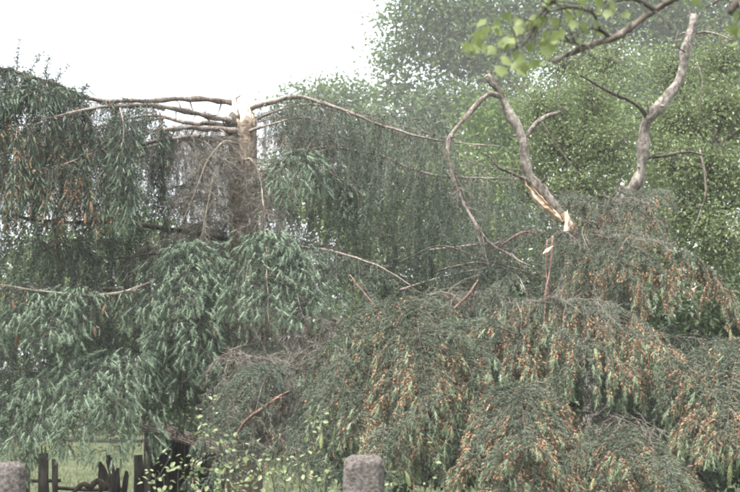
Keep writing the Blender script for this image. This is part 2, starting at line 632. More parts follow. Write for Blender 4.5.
def twig_fall(parent, spine, n, length, mat='dead', seed=0, r=.0022, name='twigs', droop=1.6, spread=.8, hairs=5, label=None):
    """a curtain of bare fine twigs hanging from a branch"""
    rng = np.random.default_rng(seed)
    W = resample([at(*p) for p in spine], .05)
    idx = rng.random(n) * (len(W) - 1)
    P = np.stack([np.interp(idx, np.arange(len(W)), W[:, c]) for c in range(3)], 1)
    D = norm(rng.normal(0, spread, (n, 3)) * np.array([1, 1, .5]) + np.array([0, 0, -.2]))
    pitch = .05
    LL = length * (.35 + .8 * rng.random(n))
    s = int(LL.max() / pitch) + 2
    steps = np.clip((LL / pitch).astype(int), 2, s - 1)
    X = np.zeros((n, s, 3))
    X[:, 0] = P
    cur = D
    for i in range(1, s):
        w = droop * pitch * 2
        cur = norm(cur * (1 - w) + np.array([0, 0, -1.0]) * w + rng.normal(0, .09, (n, 3)))
        X[:, i] = X[:, i - 1] + cur * pitch
    g = Geo()
    Rt = r * (1.1 - .8 * np.clip(np.arange(s)[None] / steps[:, None], 0, 1))
    V, T = cords(X, Rt, steps)
    g.add(V, T, 0, np.repeat(rng.random(1), len(T)))
    ok = np.arange(s - 1)[None] < steps[:, None]
    A0, A1 = X[:, :-1][ok], X[:, 1:][ok]
    if hairs:
        V, T, rr = needles(A0, A1, hairs, .09, .0034, .9, rng)
        g.add(V, T, 0, rr)
    o = g.obj(name, [mat], parent, loc=P[0])
    o['kind'] = 'stuff'
    if label:
        o['label'] = label
    return o


def leaves(P, N, D, size, rng, asp=.55, fold=.18):
    """one folded leaf at each point: N normal, D stalk direction"""
    k = len(P)
    D = norm(D - (D * N).sum(1, keepdims=True) * N)
    S = np.cross(N, D)
    L = size * (.65 + .7 * rng.random(k))[:, None]
    w = L * asp * .5
    b = P
    t = P + D * L - N * L * .12
    md = P + D * L * .45
    l = md + S * w + N * L * fold
    r = md - S * w + N * L * fold
    V = np.stack([b, l, t, r], 1).reshape(-1, 3)
    i = np.arange(k)[:, None] * 4
    T = np.stack([i + np.array([0, 2, 1]), i + np.array([0, 3, 2])], 1).reshape(-1, 3)
    return V, T, np.repeat(rng.random(k), 2)


def round_leaves(P, N, D, size, rng, asp=.62):
    k = len(P)
    D = norm(D - (D * N).sum(1, keepdims=True) * N)
    S = np.cross(N, D)
    L = size * (.55 + .8 * rng.random(k))
    out = [(0, 0), (.32, .22), (.5, .5), (.34, .8), (0, 1.0), (-.34, .8), (-.5, .5), (-.32, .22)]
    cup = .25 * rng.random(k)
    V = np.stack([P + S * (x * asp * L)[:, None] + D * (y * L)[:, None] + N * ((abs(x) * cup - .15 * y * y) * L)[:, None] for x, y in out], 1)
    i = np.arange(k)[:, None, None] * 8
    T = (i + np.array([[0, 1, 4], [1, 2, 4], [2, 3, 4], [0, 4, 7], [7, 4, 6], [6, 4, 5]])[None]).reshape(-1, 3)
    return V.reshape(-1, 3), T, np.repeat(rng.random(k), 6)


def broadleaf(name, label, base, clumps, leaf, per_clump, mat, bark='dark_bark', r=.12, seed=0, cl=14, spread=.17, twig_r=.004,
              group=None, top=None, cat='tree', shell=.55):
    """clumps: (x, y, d, half width px, half height px). trunk, limbs to the clumps, twigs, leaf sprays"""
    rng = np.random.default_rng(seed)
    t = thing(name, base, label, cat, group)
    C = np.array([at(c[0], c[1], c[2]) for c in clumps])
    topz = C[:, 2].max() if top is None else top
    cx = C.mean(0)
    tr = resample([base, base + (cx - base) * np.array([.35, .35, .3]) + rng.normal(0, .08, 3),
                   np.array([cx[0], cx[1], base[2] + (topz - base[2]) * .75])], .15)
    V, T = tube(tr, np.linspace(r, r * .25, len(tr)), 10, rng, .06)
    mesh_obj('trunk', V, T, bark, t, smooth=True)
    gf = Geo()
    for (x, y, d, hx, hy), c in zip(clumps, C):
        rx, rz = m(hx, d), m(hy, d)
        ry = .5 * (rx + rz)
        gl = Geo()
        # limb
        zt = np.clip(c[2] - rz * 1.1, tr[0, 2] + .3, tr[-1, 2])
        p0 = tr[np.argmin(np.abs(tr[:, 2] - zt))]
        lm = resample([p0, (p0 + c) / 2 + np.array([0, 0, .12 * rz]) + rng.normal(0, .08, 3), c], .12)
        V, T = tube(lm, np.linspace(r * .38, r * .1, len(lm)), 6, rng, .06)
        gl.add(V, T)
        nc = max(4, int(2.9 * per_clump * (hx * hy) / 2500.0))
        u = norm(rng.normal(size=(nc, 3)))
        rad = shell + (1 - shell) * rng.random(nc) ** .6
        rad *= 1 + .16 * rng.normal(size=nc)
        Q = c + u * rad[:, None] * np.array([rx, ry, rz])
        # twigs
        s = 5
        tt = np.linspace(0, 1, s)[None, :, None]
        o0 = c + u * rad[:, None] * np.array([rx, ry, rz]) * (.35 * rng.random((nc, 1)))
        X = o0[:, None] * (1 - tt) + Q[:, None] * tt + (np.sin(tt * math.pi) * rng.normal(0, .06, (nc, 1, 3)))
        V, T = cords(X, np.full((nc, s), twig_r) * np.linspace(1.2, .4, s), np.full(nc, s - 1))
        gl.add(V, T)
        gl.obj('limb', [bark], t, smooth=True)
        kl = nc * cl
        along = rng.random((nc, cl, 1)) ** .7
        LP = (o0[:, None] * (1 - along) * .5 + Q[:, None] * (1 - .5 * (1 - along)) + rng.normal(0, spread, (nc, cl, 3)) * np.array([1, 1, .7])).reshape(-1, 3)
        N = norm(rng.normal(0, .75, (kl, 3)) + np.array([0, -.25, .85]))
        D = norm(np.repeat(u, cl, 0) * .5 + rng.normal(0, .6, (kl, 3)) + np.array([0, 0, -.35]))
        V, T, rr = leaves(LP, N, D, leaf, rng)
        cr = np.repeat(np.repeat(rng.random(nc), cl), 2)
        gf.add(V, T, 0, np.clip(rr * .5 + cr * .5, 0, 1))
    f = gf.obj('crown', [mat], t)
    f['kind'] = 'stuff'
    return t


# ================================================================== THE SETTING
def build_ground():
    mt, nt, b = mat_base('lawn_ground', .95, .1)
    tc = nt.nodes.new('ShaderNodeTexCoord')
    n1 = nt.nodes.new('ShaderNodeTexNoise')
    n1.inputs['Scale'].default_value = 1.3
    n1.inputs['Detail'].default_value = 9
    n1.inputs['Roughness'].default_value = .7
    nt.links.new(tc.outputs['Object'], n1.inputs['Vector'])
    r = ramp(nt, [(.3, (.05, .05, .03)), (.5, (.072, .084, .044)), (.7, (.105, .11, .066))])
    nt.links.new(n1.outputs['Fac'], r.inputs['Fac'])
    nt.links.new(r.outputs['Color'], b.inputs['Base Color'])
    n2 = nt.nodes.new('ShaderNodeTexNoise')
    n2.inputs['Scale'].default_value = 30
    nt.links.new(tc.outputs['Object'], n2.inputs['Vector'])
    bp = nt.nodes.new('ShaderNodeBump')
    bp.inputs['Distance'].default_value = .05
    nt.links.new(n2.outputs['Fac'], bp.inputs['Height'])
    nt.links.new(bp.outputs['Normal'], b.inputs['Normal'])
    M['ground'] = mt
    n = 60
    e = np.linspace(-1, 1, n)
    e = np.sign(e) * np.abs(e) ** 2 * 150
    X, Y = np.meshgrid(e, e + 20, indexing='ij')
    Z = .03 * np.sin(X * .7) * np.cos(Y * .6)
    V = np.stack([X, Y, Z - .02], -1).reshape(-1, 3)
    i, j = np.meshgrid(np.arange(n - 1), np.arange(n - 1), indexing='ij')
    a = (i * n + j).ravel()
    T = np.concatenate([np.stack([a, a + n, a + n + 1], 1), np.stack([a, a + n + 1, a + 1], 1)])
    o = mesh_obj('lawn', V, T, 'ground')
    tag(o, 'pale green lawn seen below the hanging spruce boughs', kind='structure')
    rng = np.random.default_rng(77)
    k = 52000
    P = np.stack([rng.uniform(-11, 6, k), 15.5 + 22 * rng.random(k) ** 1.3, np.zeros(k)], 1)
    P[:, 2] = .03 * np.sin(P[:, 0] * .7) * np.cos(P[:, 1] * .6) - .025
    patch = .5 + .5 * np.sin(P[:, 0] * 1.7 + np.sin(P[:, 1] * .9) * 2) * np.sin(P[:, 1] * 1.1 + P[:, 0])
    h = (.05 + .09 * rng.random(k)) * (.5 + .8 * patch)
    dr = np.stack([rng.normal(0, .3, k), rng.normal(0, .3, k), np.ones(k)], 1) * h[:, None]
    w = np.stack([rng.normal(0, 1, k), rng.normal(0, 1, k), np.zeros(k)], 1)
    w = norm(w) * .008
    V = np.stack([P - w, P + w, P + dr], 1).reshape(-1, 3)
    g = mesh_obj('grass', V, np.arange(k * 3).reshape(-1, 3), 'grass', rnd=np.clip(rng.random(k) * .6 + patch * .4, 0, 1))
    tag(g, 'short grass of the lawn beyond the picket fence', 'grass', kind='stuff')


build_ground()

# ------------------------------------------------------------------ broadleaf trees behind
BT = 'broadleaf trees behind the storm damage'
broadleaf('broadleaf_tree', 'tall hazy tree whose crown edge stands against the white sky', ground_at(455, 83),
          [(420, 20, 83, 42, 34), (475, 10, 83, 45, 40), (395, 55, 83, 26, 18), (455, 60, 83, 40, 34), (505, 50, 82, 45, 45), (440, 108, 82, 50, 26),
           (400, 92, 83, 26, 18), (500, 110, 81, 50, 40), (545, 20, 83, 40, 45), (430, 150, 82, 50, 34), (500, 165, 81, 50, 40), (380, 130, 82, 30, 24),
           (420, -40, 83, 50, 40), (500, -50, 83, 60, 40)],
          .31, 100, 'leaf_back', r=.22, seed=11, cl=15, spread=.65, twig_r=.006, group=BT, shell=.4)
broadleaf('broadleaf_tree', 'hazy tree filling the top right corner behind the bare broken stem', ground_at(670, 81),
          [(590, 20, 81, 50, 40), (650, 15, 81, 50, 45), (705, 25, 81, 50, 45), (755, 40, 81, 45, 55), (600, 80, 80, 50, 40), (660, 80, 80, 45, 40),
           (720, 90, 80, 50, 45), (560, 120, 81, 40, 40), (620, 140, 80, 50, 40), (690, 150, 80, 60, 40), (620, -40, 81, 60, 40), (720, -40, 81, 60, 45)],
          .31, 92, 'leaf_back', r=.22, seed=12, cl=15, spread=.65, twig_r=.006, group=BT, shell=.4)
broadleaf('broadleaf_tree', 'low hazy tree showing over the arched bough right of the splintered trunk', ground_at(320, 86),
          [(290, 105, 86, 18, 18), (325, 98, 86, 26, 20), (355, 105, 86, 30, 30), (310, 140, 86, 36, 26), (365, 150, 86, 34, 30), (345, 200, 86, 50, 40), (280, 190, 86, 30, 40)],
          .31, 92, 'leaf_back', r=.16, seed=13, cl=14, spread=.65, twig_r=.006, group=BT, shell=.4)
broadleaf('broadleaf_tree', 'dense green tree filling the gaps behind the two light green trees', ground_at(620, 34),
          [(x, y + 8 * math.sin(x * y), 34, 50, 42) for x in range(500, 800, 62) for y in (130, 195, 260, 325)] + [(440, 225, 36, 50, 45), (440, 300, 36, 50, 45), (360, 290, 36, 50, 45), (380, 225, 37, 45, 40)],
          .155, 36, 'leaf_back', r=.2, seed=21, cl=14, spread=.28, group=BT)
broadleaf('broadleaf_tree', 'light green tree between the two snapped bare stems', ground_at(590, 20),
          [(545, 110, 20, 34, 30), (590, 100, 20, 36, 32), (560, 150, 20, 40, 30), (610, 145, 19.5, 40, 32), (530, 185, 20, 36, 34), (585, 195, 19.5, 42, 32),
           (560, 65, 21, 30, 26), (610, 60, 21, 34, 28), (560, 240, 20, 50, 30), (625, 230, 20, 40, 40)],
          .056, 92, 'leaf_mid', r=.13, seed=14, cl=14, spread=.17, group=BT)
broadleaf('broadleaf_tree', 'bushy light green tree at the right edge, right of the bent stem', ground_at(705, 18.5),
          [(680, 120, 18.5, 34, 30), (720, 110, 18.5, 34, 34), (760, 120, 18.5, 34, 40), (670, 165, 18, 34, 30), (710, 165, 18, 36, 32), (745, 185, 18, 32, 38),
           (690, 210, 18, 40, 30), (725, 235, 17.5, 34, 34), (675, 75, 19, 34, 28), (725, 60, 19, 34, 30), (660, 250, 18, 40, 34), (740, 290, 17.5, 40, 40)],
          .056, 92, 'leaf_mid', r=.13, seed=15, cl=14, spread=.16, group=BT)
broadleaf('broadleaf_shrub', 'dark green leafy shrub below the brown-fringed bough at the right edge', ground_at(705, 14.5),
          [(690, 325, 14.5, 34, 26), (725, 310, 14.5, 30, 34), (655, 345, 14.5, 30, 24), (735, 350, 14.5, 34, 30), (690, 380, 14.5, 40, 36)],
          .075, 52, 'leaf_dark', r=.05, seed=16, cl=12, spread=.12, cat='shrub')
broadleaf('broadleaf_tree', 'pale green tree glimpsed through the hanging twig curtain in the middle', ground_at(450, 23),
          [(400, 200, 23, 40, 40), (460, 190, 23, 40, 40), (430, 250, 23, 45, 36), (500, 240, 22, 40, 36), (350, 250, 24, 40, 40), (320, 205, 24, 30, 34), (480, 300, 22, 60, 36), (390, 310, 23, 60, 36)],
          .09, 70, 'leaf_mid', r=.14, seed=17, cl=13, spread=.2, group=BT)
broadleaf('broadleaf_tree', 'faint far tree showing pale through gaps in the left spruce boughs', ground_at(110, 55),
          [(60, 265, 55, 50, 40), (130, 250, 55, 50, 45), (200, 280, 55, 50, 40), (20, 300, 55, 50, 50), (100, 330, 55, 60, 50), (180, 340, 55, 60, 50), (250, 300, 55, 50, 50)],
          .26, 70, 'leaf_back', r=.22, seed=18, cl=14, spread=.5, twig_r=.006, group=BT)

broadleaf('broadleaf_shrub', 'dark leafy backing added behind the fallen spruce heap to darken its hollows', ground_at(560, 15.6),  # added leaf mass, dark so that gaps in the heap look shaded
          [(x, 385 + 10 * math.sin(x), 15.6, 48, 44) for x in range(400, 780, 60)] + [(x, 310 + 10 * math.cos(x), 16.0, 46, 40) for x in range(420, 700, 58)] + [(x, 450, 14.6, 50, 40) for x in range(380, 780, 70)],
          .10, 30, 'leaf_dark', r=.06, seed=20, cl=13, spread=.14, cat='shrub')
broadleaf('far_hedge', 'pale hedge across the far end of the lawn', ground_at(300, 42),
          [(x, 395 + 8 * math.sin(x), 42 + 2 * math.sin(x * .7), 46, 42) for x in range(-60, 820, 55)] + [(x, 330 + 12 * math.sin(x * 1.3), 46, 50, 40) for x in range(-40, 820, 60)],
          .34, 14, 'leaf_back', r=.15, seed=19, cl=13, spread=.35, cat='hedge')

# ================================================================== PICKET FENCE, SHED
FD = 16.5


def board(parent, name, x0, y0, x1, y1, wpx, d, mat='timber', thick=.025, point=.35, seed=0, extend=True, label=None):
    """a worn board with a rough pointed end, from its foot (x1,y1) to its head (x0,y0)"""
    rng = np.random.default_rng(seed)
    a, b = at(x1, y1, d), at(x0, y0, d)
    if extend:                                   # carry the foot down to the ground
        k = (a[2] - 0.0) / max(b[2] - a[2], .05)
        a = a - (b - a) * k
    ax = b - a
    L = np.linalg.norm(ax)
    ax = ax / L
    sx = norm(np.cross(ax, [0, 1, 0]))
    w = m(wpx, d) / 2
    ts = np.array([0, .3, .6, .9, 1.0])
    ws = w * np.array([1, 1.04, .97, .95, point])
    V, T = [], []
    for t, ww in zip(ts, ws):
        jl, jr = rng.normal(0, .004, 2)
        for s_, q in ((-1, jl), (1, jr)):
            for e in (-thick / 2, thick / 2):
                V.append(a + ax * L * t + sx * (s_ * ww + q) + np.array([0, e, 0]))
    for i in range(len(ts) - 1):
        o, p = i * 4, i * 4 + 4
        for u, v in ((0, 1), (1, 3), (3, 2), (2, 0)):
            T += [[o + u, o + v, p + v], [o + u, p + v, p + u]]
    n = (len(ts) - 1) * 4
    T += [[0, 2, 3], [0, 3, 1], [n, n + 1, n + 3], [n, n + 3, n + 2]]
    o = mesh_obj(name, V, T, mat, parent, loc=a)
    if label:
        o['label'] = label
    return o


fence = thing('picket_fence', ground_at(45, FD), 'dark weathered picket fence at the lower left in front of the lawn', 'fence')
for k, (x, y, w) in enumerate([(6, 461, 5), (17, 464, 4.5), (28, 460, 5), (54.5, 459, 5.5), (-8, 463, 5)]):
    board(fence, 'picket', x, y, x + (.6 if k % 2 else -.5), 492, w, FD, seed=k, point=.55)
board(fence, 'post', 43.5, 453, 43.5, 492, 9, FD + .05, thick=.10, point=.8, seed=9)
for k, (y, x0, x1) in enumerate([(480.5, -20, 61), (502, -20, 66)]):
    V, T = tube(resample([at(x0, y - .8, FD + .03), at((x0 + x1) / 2, y + .6, FD + .03), at(x1, y, FD + .03)], .1), np.full(12, .02)[:0] if False else np.full(len(resample([at(x0, y - .8, FD + .03), at((x0 + x1) / 2, y + .6, FD + .03), at(x1, y, FD + .03)], .1)), .021), 4)
    mesh_obj('rail', V, T, 'timber', fence)

bf = thing('broken_fence', ground_at(118, FD), 'broken tangle of leaning dark fence boards on the lawn, left of the shed', 'fence')
for k, (x0, y0, x1, y1, w) in enumerate([(99, 462, 113, 492, 6), (108, 455, 117, 492, 7), (117.5, 468, 118, 492, 5), (127, 471, 124, 492, 5), (100, 468, 101, 492, 4)]):
    board(bf, 'board', x0, y0, x1, y1, w, FD - .05 * k, mat='brown_timber' if k == 0 else 'timber', seed=30 + k, point=.6)
V, T = tube(resample([at(58, 488, FD + .1), at(90, 490, FD + .1), at(125, 489, FD + .1)], .1), np.full(len(resample([at(58, 488, FD + .1), at(90, 490, FD + .1), at(125, 489, FD + .1)], .1)), .022), 4)
mesh_obj('rail', V, T, 'timber', bf)
V, T = tube(resample([at(138, 455, FD + .12), at(139, 475, FD + .12), np.array([*at(140, 492, FD + .12)[:2], 0])], .1),
            np.linspace(.055, .075, len(resample([at(138, 455, FD + .12), at(139, 475, FD + .12), np.array([*at(140, 492, FD + .12)[:2], 0])], .1))), 9, np.random.default_rng(3), .05)
mesh_obj('post', V, T, 'timber', bf, smooth=True)

log = thing('curved_log', ground_at(90, FD - .5), 'curved brown piece of bark leaning below the broken fence boards', 'log')
W = resample([at(74, 492, FD - .5), at(83, 484, FD - .5), at(91, 488, FD - .5), at(97, 481, FD - .5), at(108, 489, FD - .5)], .05)
W = np.vstack([[W[0][0], W[0][1], 0.0], W])
V, T = tube(W, np.full(len(W), .035), 7, np.random.default_rng(4), .1)
mesh_obj('bark_piece', V, T, 'brown_timber', log, smooth=True)

shed = thing('low_shed', ground_at(178, 17.5), 'low dark shed with a brown sloping roof under the spruce boughs', 'shed')
SX0, SX1, SD0, SD1 = at(146, 400, 17.5)[0], at(212, 400, 17.5)[0], 17.5, 19.2
zl, zr = at(150, 430, 17.5)[2], at(215, 454, 17.5)[2]


def box(lo, hi):
    lo, hi = np.array(lo, float), np.array(hi, float)
    V = np.array([[(lo, hi)[i][0], (lo, hi)[j][1], (lo, hi)[k][2]] for i in (0, 1) for j in (0, 1) for k in (0, 1)])
    T = [[0, 1, 3], [0, 3, 2], [4, 6, 7], [4, 7, 5], [0, 4, 5], [0, 5, 1], [2, 3, 7], [2, 7, 6], [0, 2, 6], [0, 6, 4], [1, 5, 7], [1, 7, 3]]
    return V, T


for xa, zz in ((SX0, zl), (SX1 - .04, zr)):
    nb = 7
    for k in range(nb):                           # side walls of upright planks
        ya, yb = SD0 + .1 + (SD1 - SD0 - .15) * k / nb, SD0 + .1 + (SD1 - SD0 - .15) * (k + 1) / nb - .01
        V, T = box((xa + .006 * (k % 2), ya, 0), (xa + .03 + .006 * (k % 2), yb, zz - .02))
        mesh_obj('plank', V, T, 'timber', shed)
    V, T = box((xa - .02, SD0 + .02, 0), (xa + .07, SD0 + .09, zz - .01))
    mesh_obj('post', V, T, 'timber', shed)
for k in range(9):
    xa, xb = SX0 + (SX1 - SX0) * k / 9, SX0 + (SX1 - SX0) * (k + 1) / 9 - .004
    V, T = box((xa, SD1 - .03 + .006 * (k % 2), 0), (xb, SD1 + .006 * (k % 2), zl + (zr - zl) * (k + .5) / 9 + .01))
    mesh_obj('plank', V, T, 'timber', shed)
for k in range(8):
    ya, yb = SD0 + (SD1 - SD0) * k / 8, SD0 + (SD1 - SD0) * (k + 1) / 8 - .008
    V, T = box((SX0 - .1, ya, 0), (SX1 + .1, yb, .03))
    V[:, 2] += np.where(V[:, 0] < 0.5 * (SX0 + SX1), zl + .03, zr - .03) + .006 * (k % 2)
    mesh_obj('roof_board', V, T, 'brown_timber', shed)

# ================================================================== SNAPPED SPRUCE (left)
TD = 14.5
spruce = thing('snapped_spruce', ground_at(243, TD), 'tall spruce snapped off at a splintered pale top, boughs hanging left and right', 'tree')
rng = np.random.default_rng(21)
base = ground_at(245, TD)
W = resample([base, at(245, 400, TD), at(244, 250, TD), at(243, 180, TD), at(243, 122, TD)], .06)
R = np.interp(W[:, 2], [0, .3, 1.5, W[-1, 2]], [.25, .20, .175, .145])
V, T = tube(W, R, 22, rng, .025)
nring = len(W)
# jagged rim
top = V[(nring - 1) * 22:nring * 22]
top[:, 2] += rng.uniform(-.03, .07, 22)
V[(nring - 1) * 22:nring * 22] = top
mesh_obj('trunk', V, T, 'spruce_bark', spruce, smooth=True)


def shards(name, parent, center, rad, specs, mat, seed):
    """long pointed slivers of torn wood: (angle, radial place, width, height, lean)"""
    rng = np.random.default_rng(seed)
    for (th, rp, w, h, ln) in specs:
        c = center + np.array([math.cos(th), math.sin(th), 0]) * rad * rp
        tdir = np.array([-math.sin(th), math.cos(th), 0])
        rdir = np.array([math.cos(th), math.sin(th), 0])
        V, T = [], []
        lv = [0, .3, .55, .8, 1.0]
        for q, t in enumerate(lv):
            ww = w * (1 - t ** 1.4) * (1 + rng.normal(0, .12)) + .002
            dpt = .5 * w * (1 - t) + .002
            o = c + np.array([0, 0, -.06 + (h + .06) * t]) + rdir * ln * t * h + tdir * rng.normal(0, .006)
            V += [o - tdir * ww + rdir * .2 * dpt, o + rdir * dpt, o + tdir * ww, o - rdir * dpt]
            if q:
                a, b = 4 * q - 4, 4 * q
                for s_ in range(4):
                    u, v = s_, (s_ + 1) % 4
                    T += [[a + u, a + v, b + v], [a + u, b + v, b + u]]
        mesh_obj(name, V, T, mat, parent)


tc_ = at(243, 122, TD)
sp = []
for k in range(34):
    th = k / 34 * 6.283 + rng.uniform(-.15, .15)
    left = -math.cos(th)
    sp.append((th, rng.uniform(.3, .9), rng.uniform(.012, .04), rng.uniform(.08, .27) + .14 * max(0, left), rng.uniform(-.1, .12)))
sp += [(3.2, .75, .018, .56, .02), (2.9, .55, .05, .34, .0), (1.6, .2, .06, .26, .0), (4.4, .3, .06, .28, .05), (5.2, .5, .05, .22, .1), (.3, .5, .05, .20, .05)]
shards('splinter', spruce, tc_, .145, sp, 'pale_wood', 8)

# -- limbs of the whorl at the break, running left
branch_obj('branch', spruce, [(236, 103, TD), (205, 99, TD - .1), (180, 98.5, TD - .2), (130, 101, TD - .4), (95, 99, TD - .6), (50, 83, TD - .8), (0, 68, TD - 1.0), (-60, 55, TD - 1.2)], [.030, .026, .024, .018, .008], 'branch_bark', 41)
for k, pts in enumerate([
        [(238, 121, TD - .05), (210, 117, TD - .3), (190, 112, TD - .5), (150, 106, TD - .8), (95, 108, TD - 1.2), (40, 120, TD - 1.5)],
        [(238, 130, TD - .05), (205, 123, TD + .1), (180, 121, TD + .2), (150, 116, TD + .3), (100, 126, TD + .5)],
        [(238, 131, TD - .1), (205, 129, TD - .4), (180, 128, TD - .6), (150, 132, TD - .9), (120, 142, TD - 1.1)],
        [(238, 138, TD - .1), (210, 138, TD - .3), (190, 138, TD - .4), (150, 142, TD - .7), (110, 155, TD - .9)],
        [(238, 140, TD + .1), (200, 141, TD + .4), (160, 145, TD + .6), (120, 150, TD + .8)]]):
    branch_obj('branch', spruce, pts, [.036 - .003 * k, .028, .024, .014, .006], 'branch_bark', 42 + k)
# knot of bark where they spring from
CW = resample([at(246, 156, TD), at(238, 142, TD - .04), at(234, 130, TD - .07), at(235, 118, TD - .05), at(242, 110, TD)], .02)
V, T = tube(CW, .03 + .055 * np.sin(np.linspace(.05, .97, len(CW)) * math.pi), 18, rng, .10)
mesh_obj('branch_collar', V, T, 'dark_bark', spruce, smooth=True)

LG = dict(old='old_green', new='new_blue', plump=.014, n_new=16, tuft_down=.8)
# curtains hanging from the top left limbs
for k, (sp_, L_, kw) in enumerate([
        ([(95, 99, 13.9), (50, 83, 13.7), (0, 68, 13.5), (-60, 55, 13.3)], (.75, 1.0, 1.1, 1.0), dict(pnew=.26, pbud=.3, per_m=50)),
        ([(165, 110, 13.8), (130, 104, 13.6), (80, 112, 13.3), (30, 125, 13.0), (-30, 130, 12.8)], (.95, .95, .9, .8), dict(pnew=.28, pbud=.22, per_m=42)),
        ([(165, 118, 14.7), (100, 126, 15.0), (40, 130, 15.2), (-20, 135, 15.4)], (.9, 1.0, 1.0), dict(pnew=.05, per_m=34)),
        ([(152, 132, 13.6), (120, 142, 13.4), (60, 165, 13.0), (0, 175, 12.8)], (.85, .8, .6), dict(pnew=.3, pbud=.3, per_m=36)),
]):
    bough(spruce, [sp_], L=L_, fwd=.1, lat=.55, up=.1, droop=3.2, seed=100 + k, r0=.012, side=.075, jitter=.2, wander=.16, fringe=.5, cones=(5, 6, 0, 4)[k], cone='brown', **LG, **kw)
bough(spruce, [[(90, 101, 13.8), (50, 86, 13.55), (0, 71, 13.3), (-50, 60, 13.1)], [(70, 98, 13.6), (30, 90, 13.2), (0, 95, 13.0), (-30, 95, 12.9)]], L=(.25, .4, .45, .4), fwd=.3, lat=.8, up=.25, droop=2.2, per_m=50, pnew=.4, seed=104, r0=.006, side=.085, **LG)
# hanging bough with the pale green tips in the curtain's right half
bough(spruce, [[(120, 108, 13.1), (124, 128, 12.9), (122, 160, 12.85), (128, 205, 12.9)]], L=(.2, .42, .35), fwd=.5, lat=.8, up=0, droop=2.4, seed=110, pnew=.5, per_m=44, r0=.008, fringe=.4, **LG)
bough(spruce, [[(160, 112, 13.9), (163, 150, 13.8), (160, 200, 13.8)]], L=(.25, .4, .4), fwd=.6, lat=.6, up=0, droop=2.6, seed=111, pnew=.12, per_m=40, r0=.008, **LG)
# upright sprigs against the sky
for k, (x, y, x2, y2) in enumerate([(17, 72, 20, 44), (28, 76, 42, 56), (44, 82, 49, 58), (55, 86, 66, 66), (82, 94, 86, 88)]):
    bough(spruce, [[(x, y, 13.6), ((x + x2) / 2 - 1, (y + y2) / 2, 13.6), (x2, y2, 13.6)]], L=(.035, .03, .02), per_m=26, fwd=.9, lat=.5, up=.2, droop=.1, seed=120 + k, r0=.005, r1=.002, pnew=.6, side=.03, n_old=8, tuft=.04, name='sprig', **{**LG, 'plump': .007})

# lower left limbs with hanging foliage
branch_obj('branch', spruce, [(243, 245, TD), (200, 234, 14.2), (160, 228, 14.0), (110, 222, 13.8), (50, 222, 13.5), (0, 213, 13.3), (-40, 208, 13.2)], [.026, .021, .018, .012], 'dark_bark', 60)
branch_obj('branch', spruce, [(243, 262, TD), (190, 254, 14.2), (150, 254, 14.0), (115, 259, 13.8)], [.024, .018, .008], 'dark_bark', 61)
branch_obj('branch', spruce, [(243, 262, TD - .1), (195, 265, 13.5), (160, 278, 13.2), (125, 292, 12.95), (85, 296, 12.8), (40, 291, 12.7), (0, 285, 12.6), (-30, 286, 12.6)], [.022, .018, .013, .006], 'pale_bark', 62)
for k, (sp_, L_, kw) in enumerate([
        ([(150, 228, 14.1), (110, 222, 13.9), (50, 222, 13.7), (0, 213, 13.5), (-40, 208, 13.3)], (.4, .6, .7, .75), dict(pnew=.12, per_m=22)),
        ([(150, 200, 15.0), (90, 190, 15.1), (20, 200, 15.0), (-40, 200, 15.0)], (.7, .8, .9), dict(pnew=.03, per_m=15)),
        ([(140, 290, 13.0), (85, 296, 12.9), (40, 291, 12.8), (0, 285, 12.7)], (.35, .4, .45, .45), dict(pnew=.30, pbud=.16, per_m=36, cones=5, cone='brown')),
        ([(200, 300, 14.6), (130, 300, 14.6), (60, 310, 14.6), (-20, 310, 14.6)], (.9, 1.0, 1.0, .9), dict(pnew=.02, per_m=32)),
        ([(235, 330, 14.2), (190, 335, 14.0), (140, 345, 14.0)], (.7, .8, .7), dict(pnew=.03, per_m=34)),
        ([(120, 372, 14.4), (60, 372, 14.4), (-20, 372, 14.4)], (.55, .6, .6), dict(pnew=.04, per_m=34)),
]):
    bough(spruce, [sp_], L=L_, fwd=.1, lat=.6, up=.1, droop=2.8, seed=130 + k, r0=.010, side=.08, wander=.16, **LG, **kw)

# bright fans of fresh shoots
BR = dict(r1=.002, pnew=.5, fringe=.15, side=.11, pitch=.058, old='old_green', new='new_blue', n_new=54, plump=.021, tuft=.10, n_old=10, needle=.026, wn=.0054, up=.45, sink=.03, tuft_down=1.1, droop=1.5, jitter=.2, start=.02)
bough(spruce, fan((150, 372, 13.4), [(28, 388, 12.3), (22, 440, 12.2), (65, 452, 11.9), (105, 458, 12.0), (140, 448, 12.4), (70, 400, 11.9), (115, 405, 12.0)], 42, .5),
      label='broad pale-tipped spruce bough at the lower left', L=(.25, .38, .30, .2), per_m=24, seed=150, r0=.016, bark='dark_bark', **BR)
bough(spruce, fan((263, 240, 13.4), [(330, 300, 12.7), (305, 318, 12.5), (270, 322, 12.4), (240, 318, 12.6), (228, 300, 12.9)], 8, .45),
      label='pale-tipped spruce bough hanging in front of the trunk', L=(.1, .3, .32, .2), per_m=30, seed=151, r0=.012, bark='pale_bark', **BR)
bough(spruce, fan((200, 250, 13.6), [(140, 320, 12.8), (165, 345, 12.6), (200, 350, 12.6), (215, 300, 12.9), (180, 300, 12.7)], 10, .45),
      label='pale-tipped spruce bough hanging left of the trunk', L=(.1, .34, .36, .25), per_m=30, seed=152, r0=.012, cones=2, cone='brown', bark='dark_bark', **BR)
bough(spruce, fan((205, 330, 13.4), [(238, 372, 12.8), (215, 385, 12.7), (180, 385, 12.7), (160, 370, 12.9)], 12, .45), L=(.1, .26, .26, .2), per_m=30, seed=153, r0=.010, bark='dark_bark', **BR)
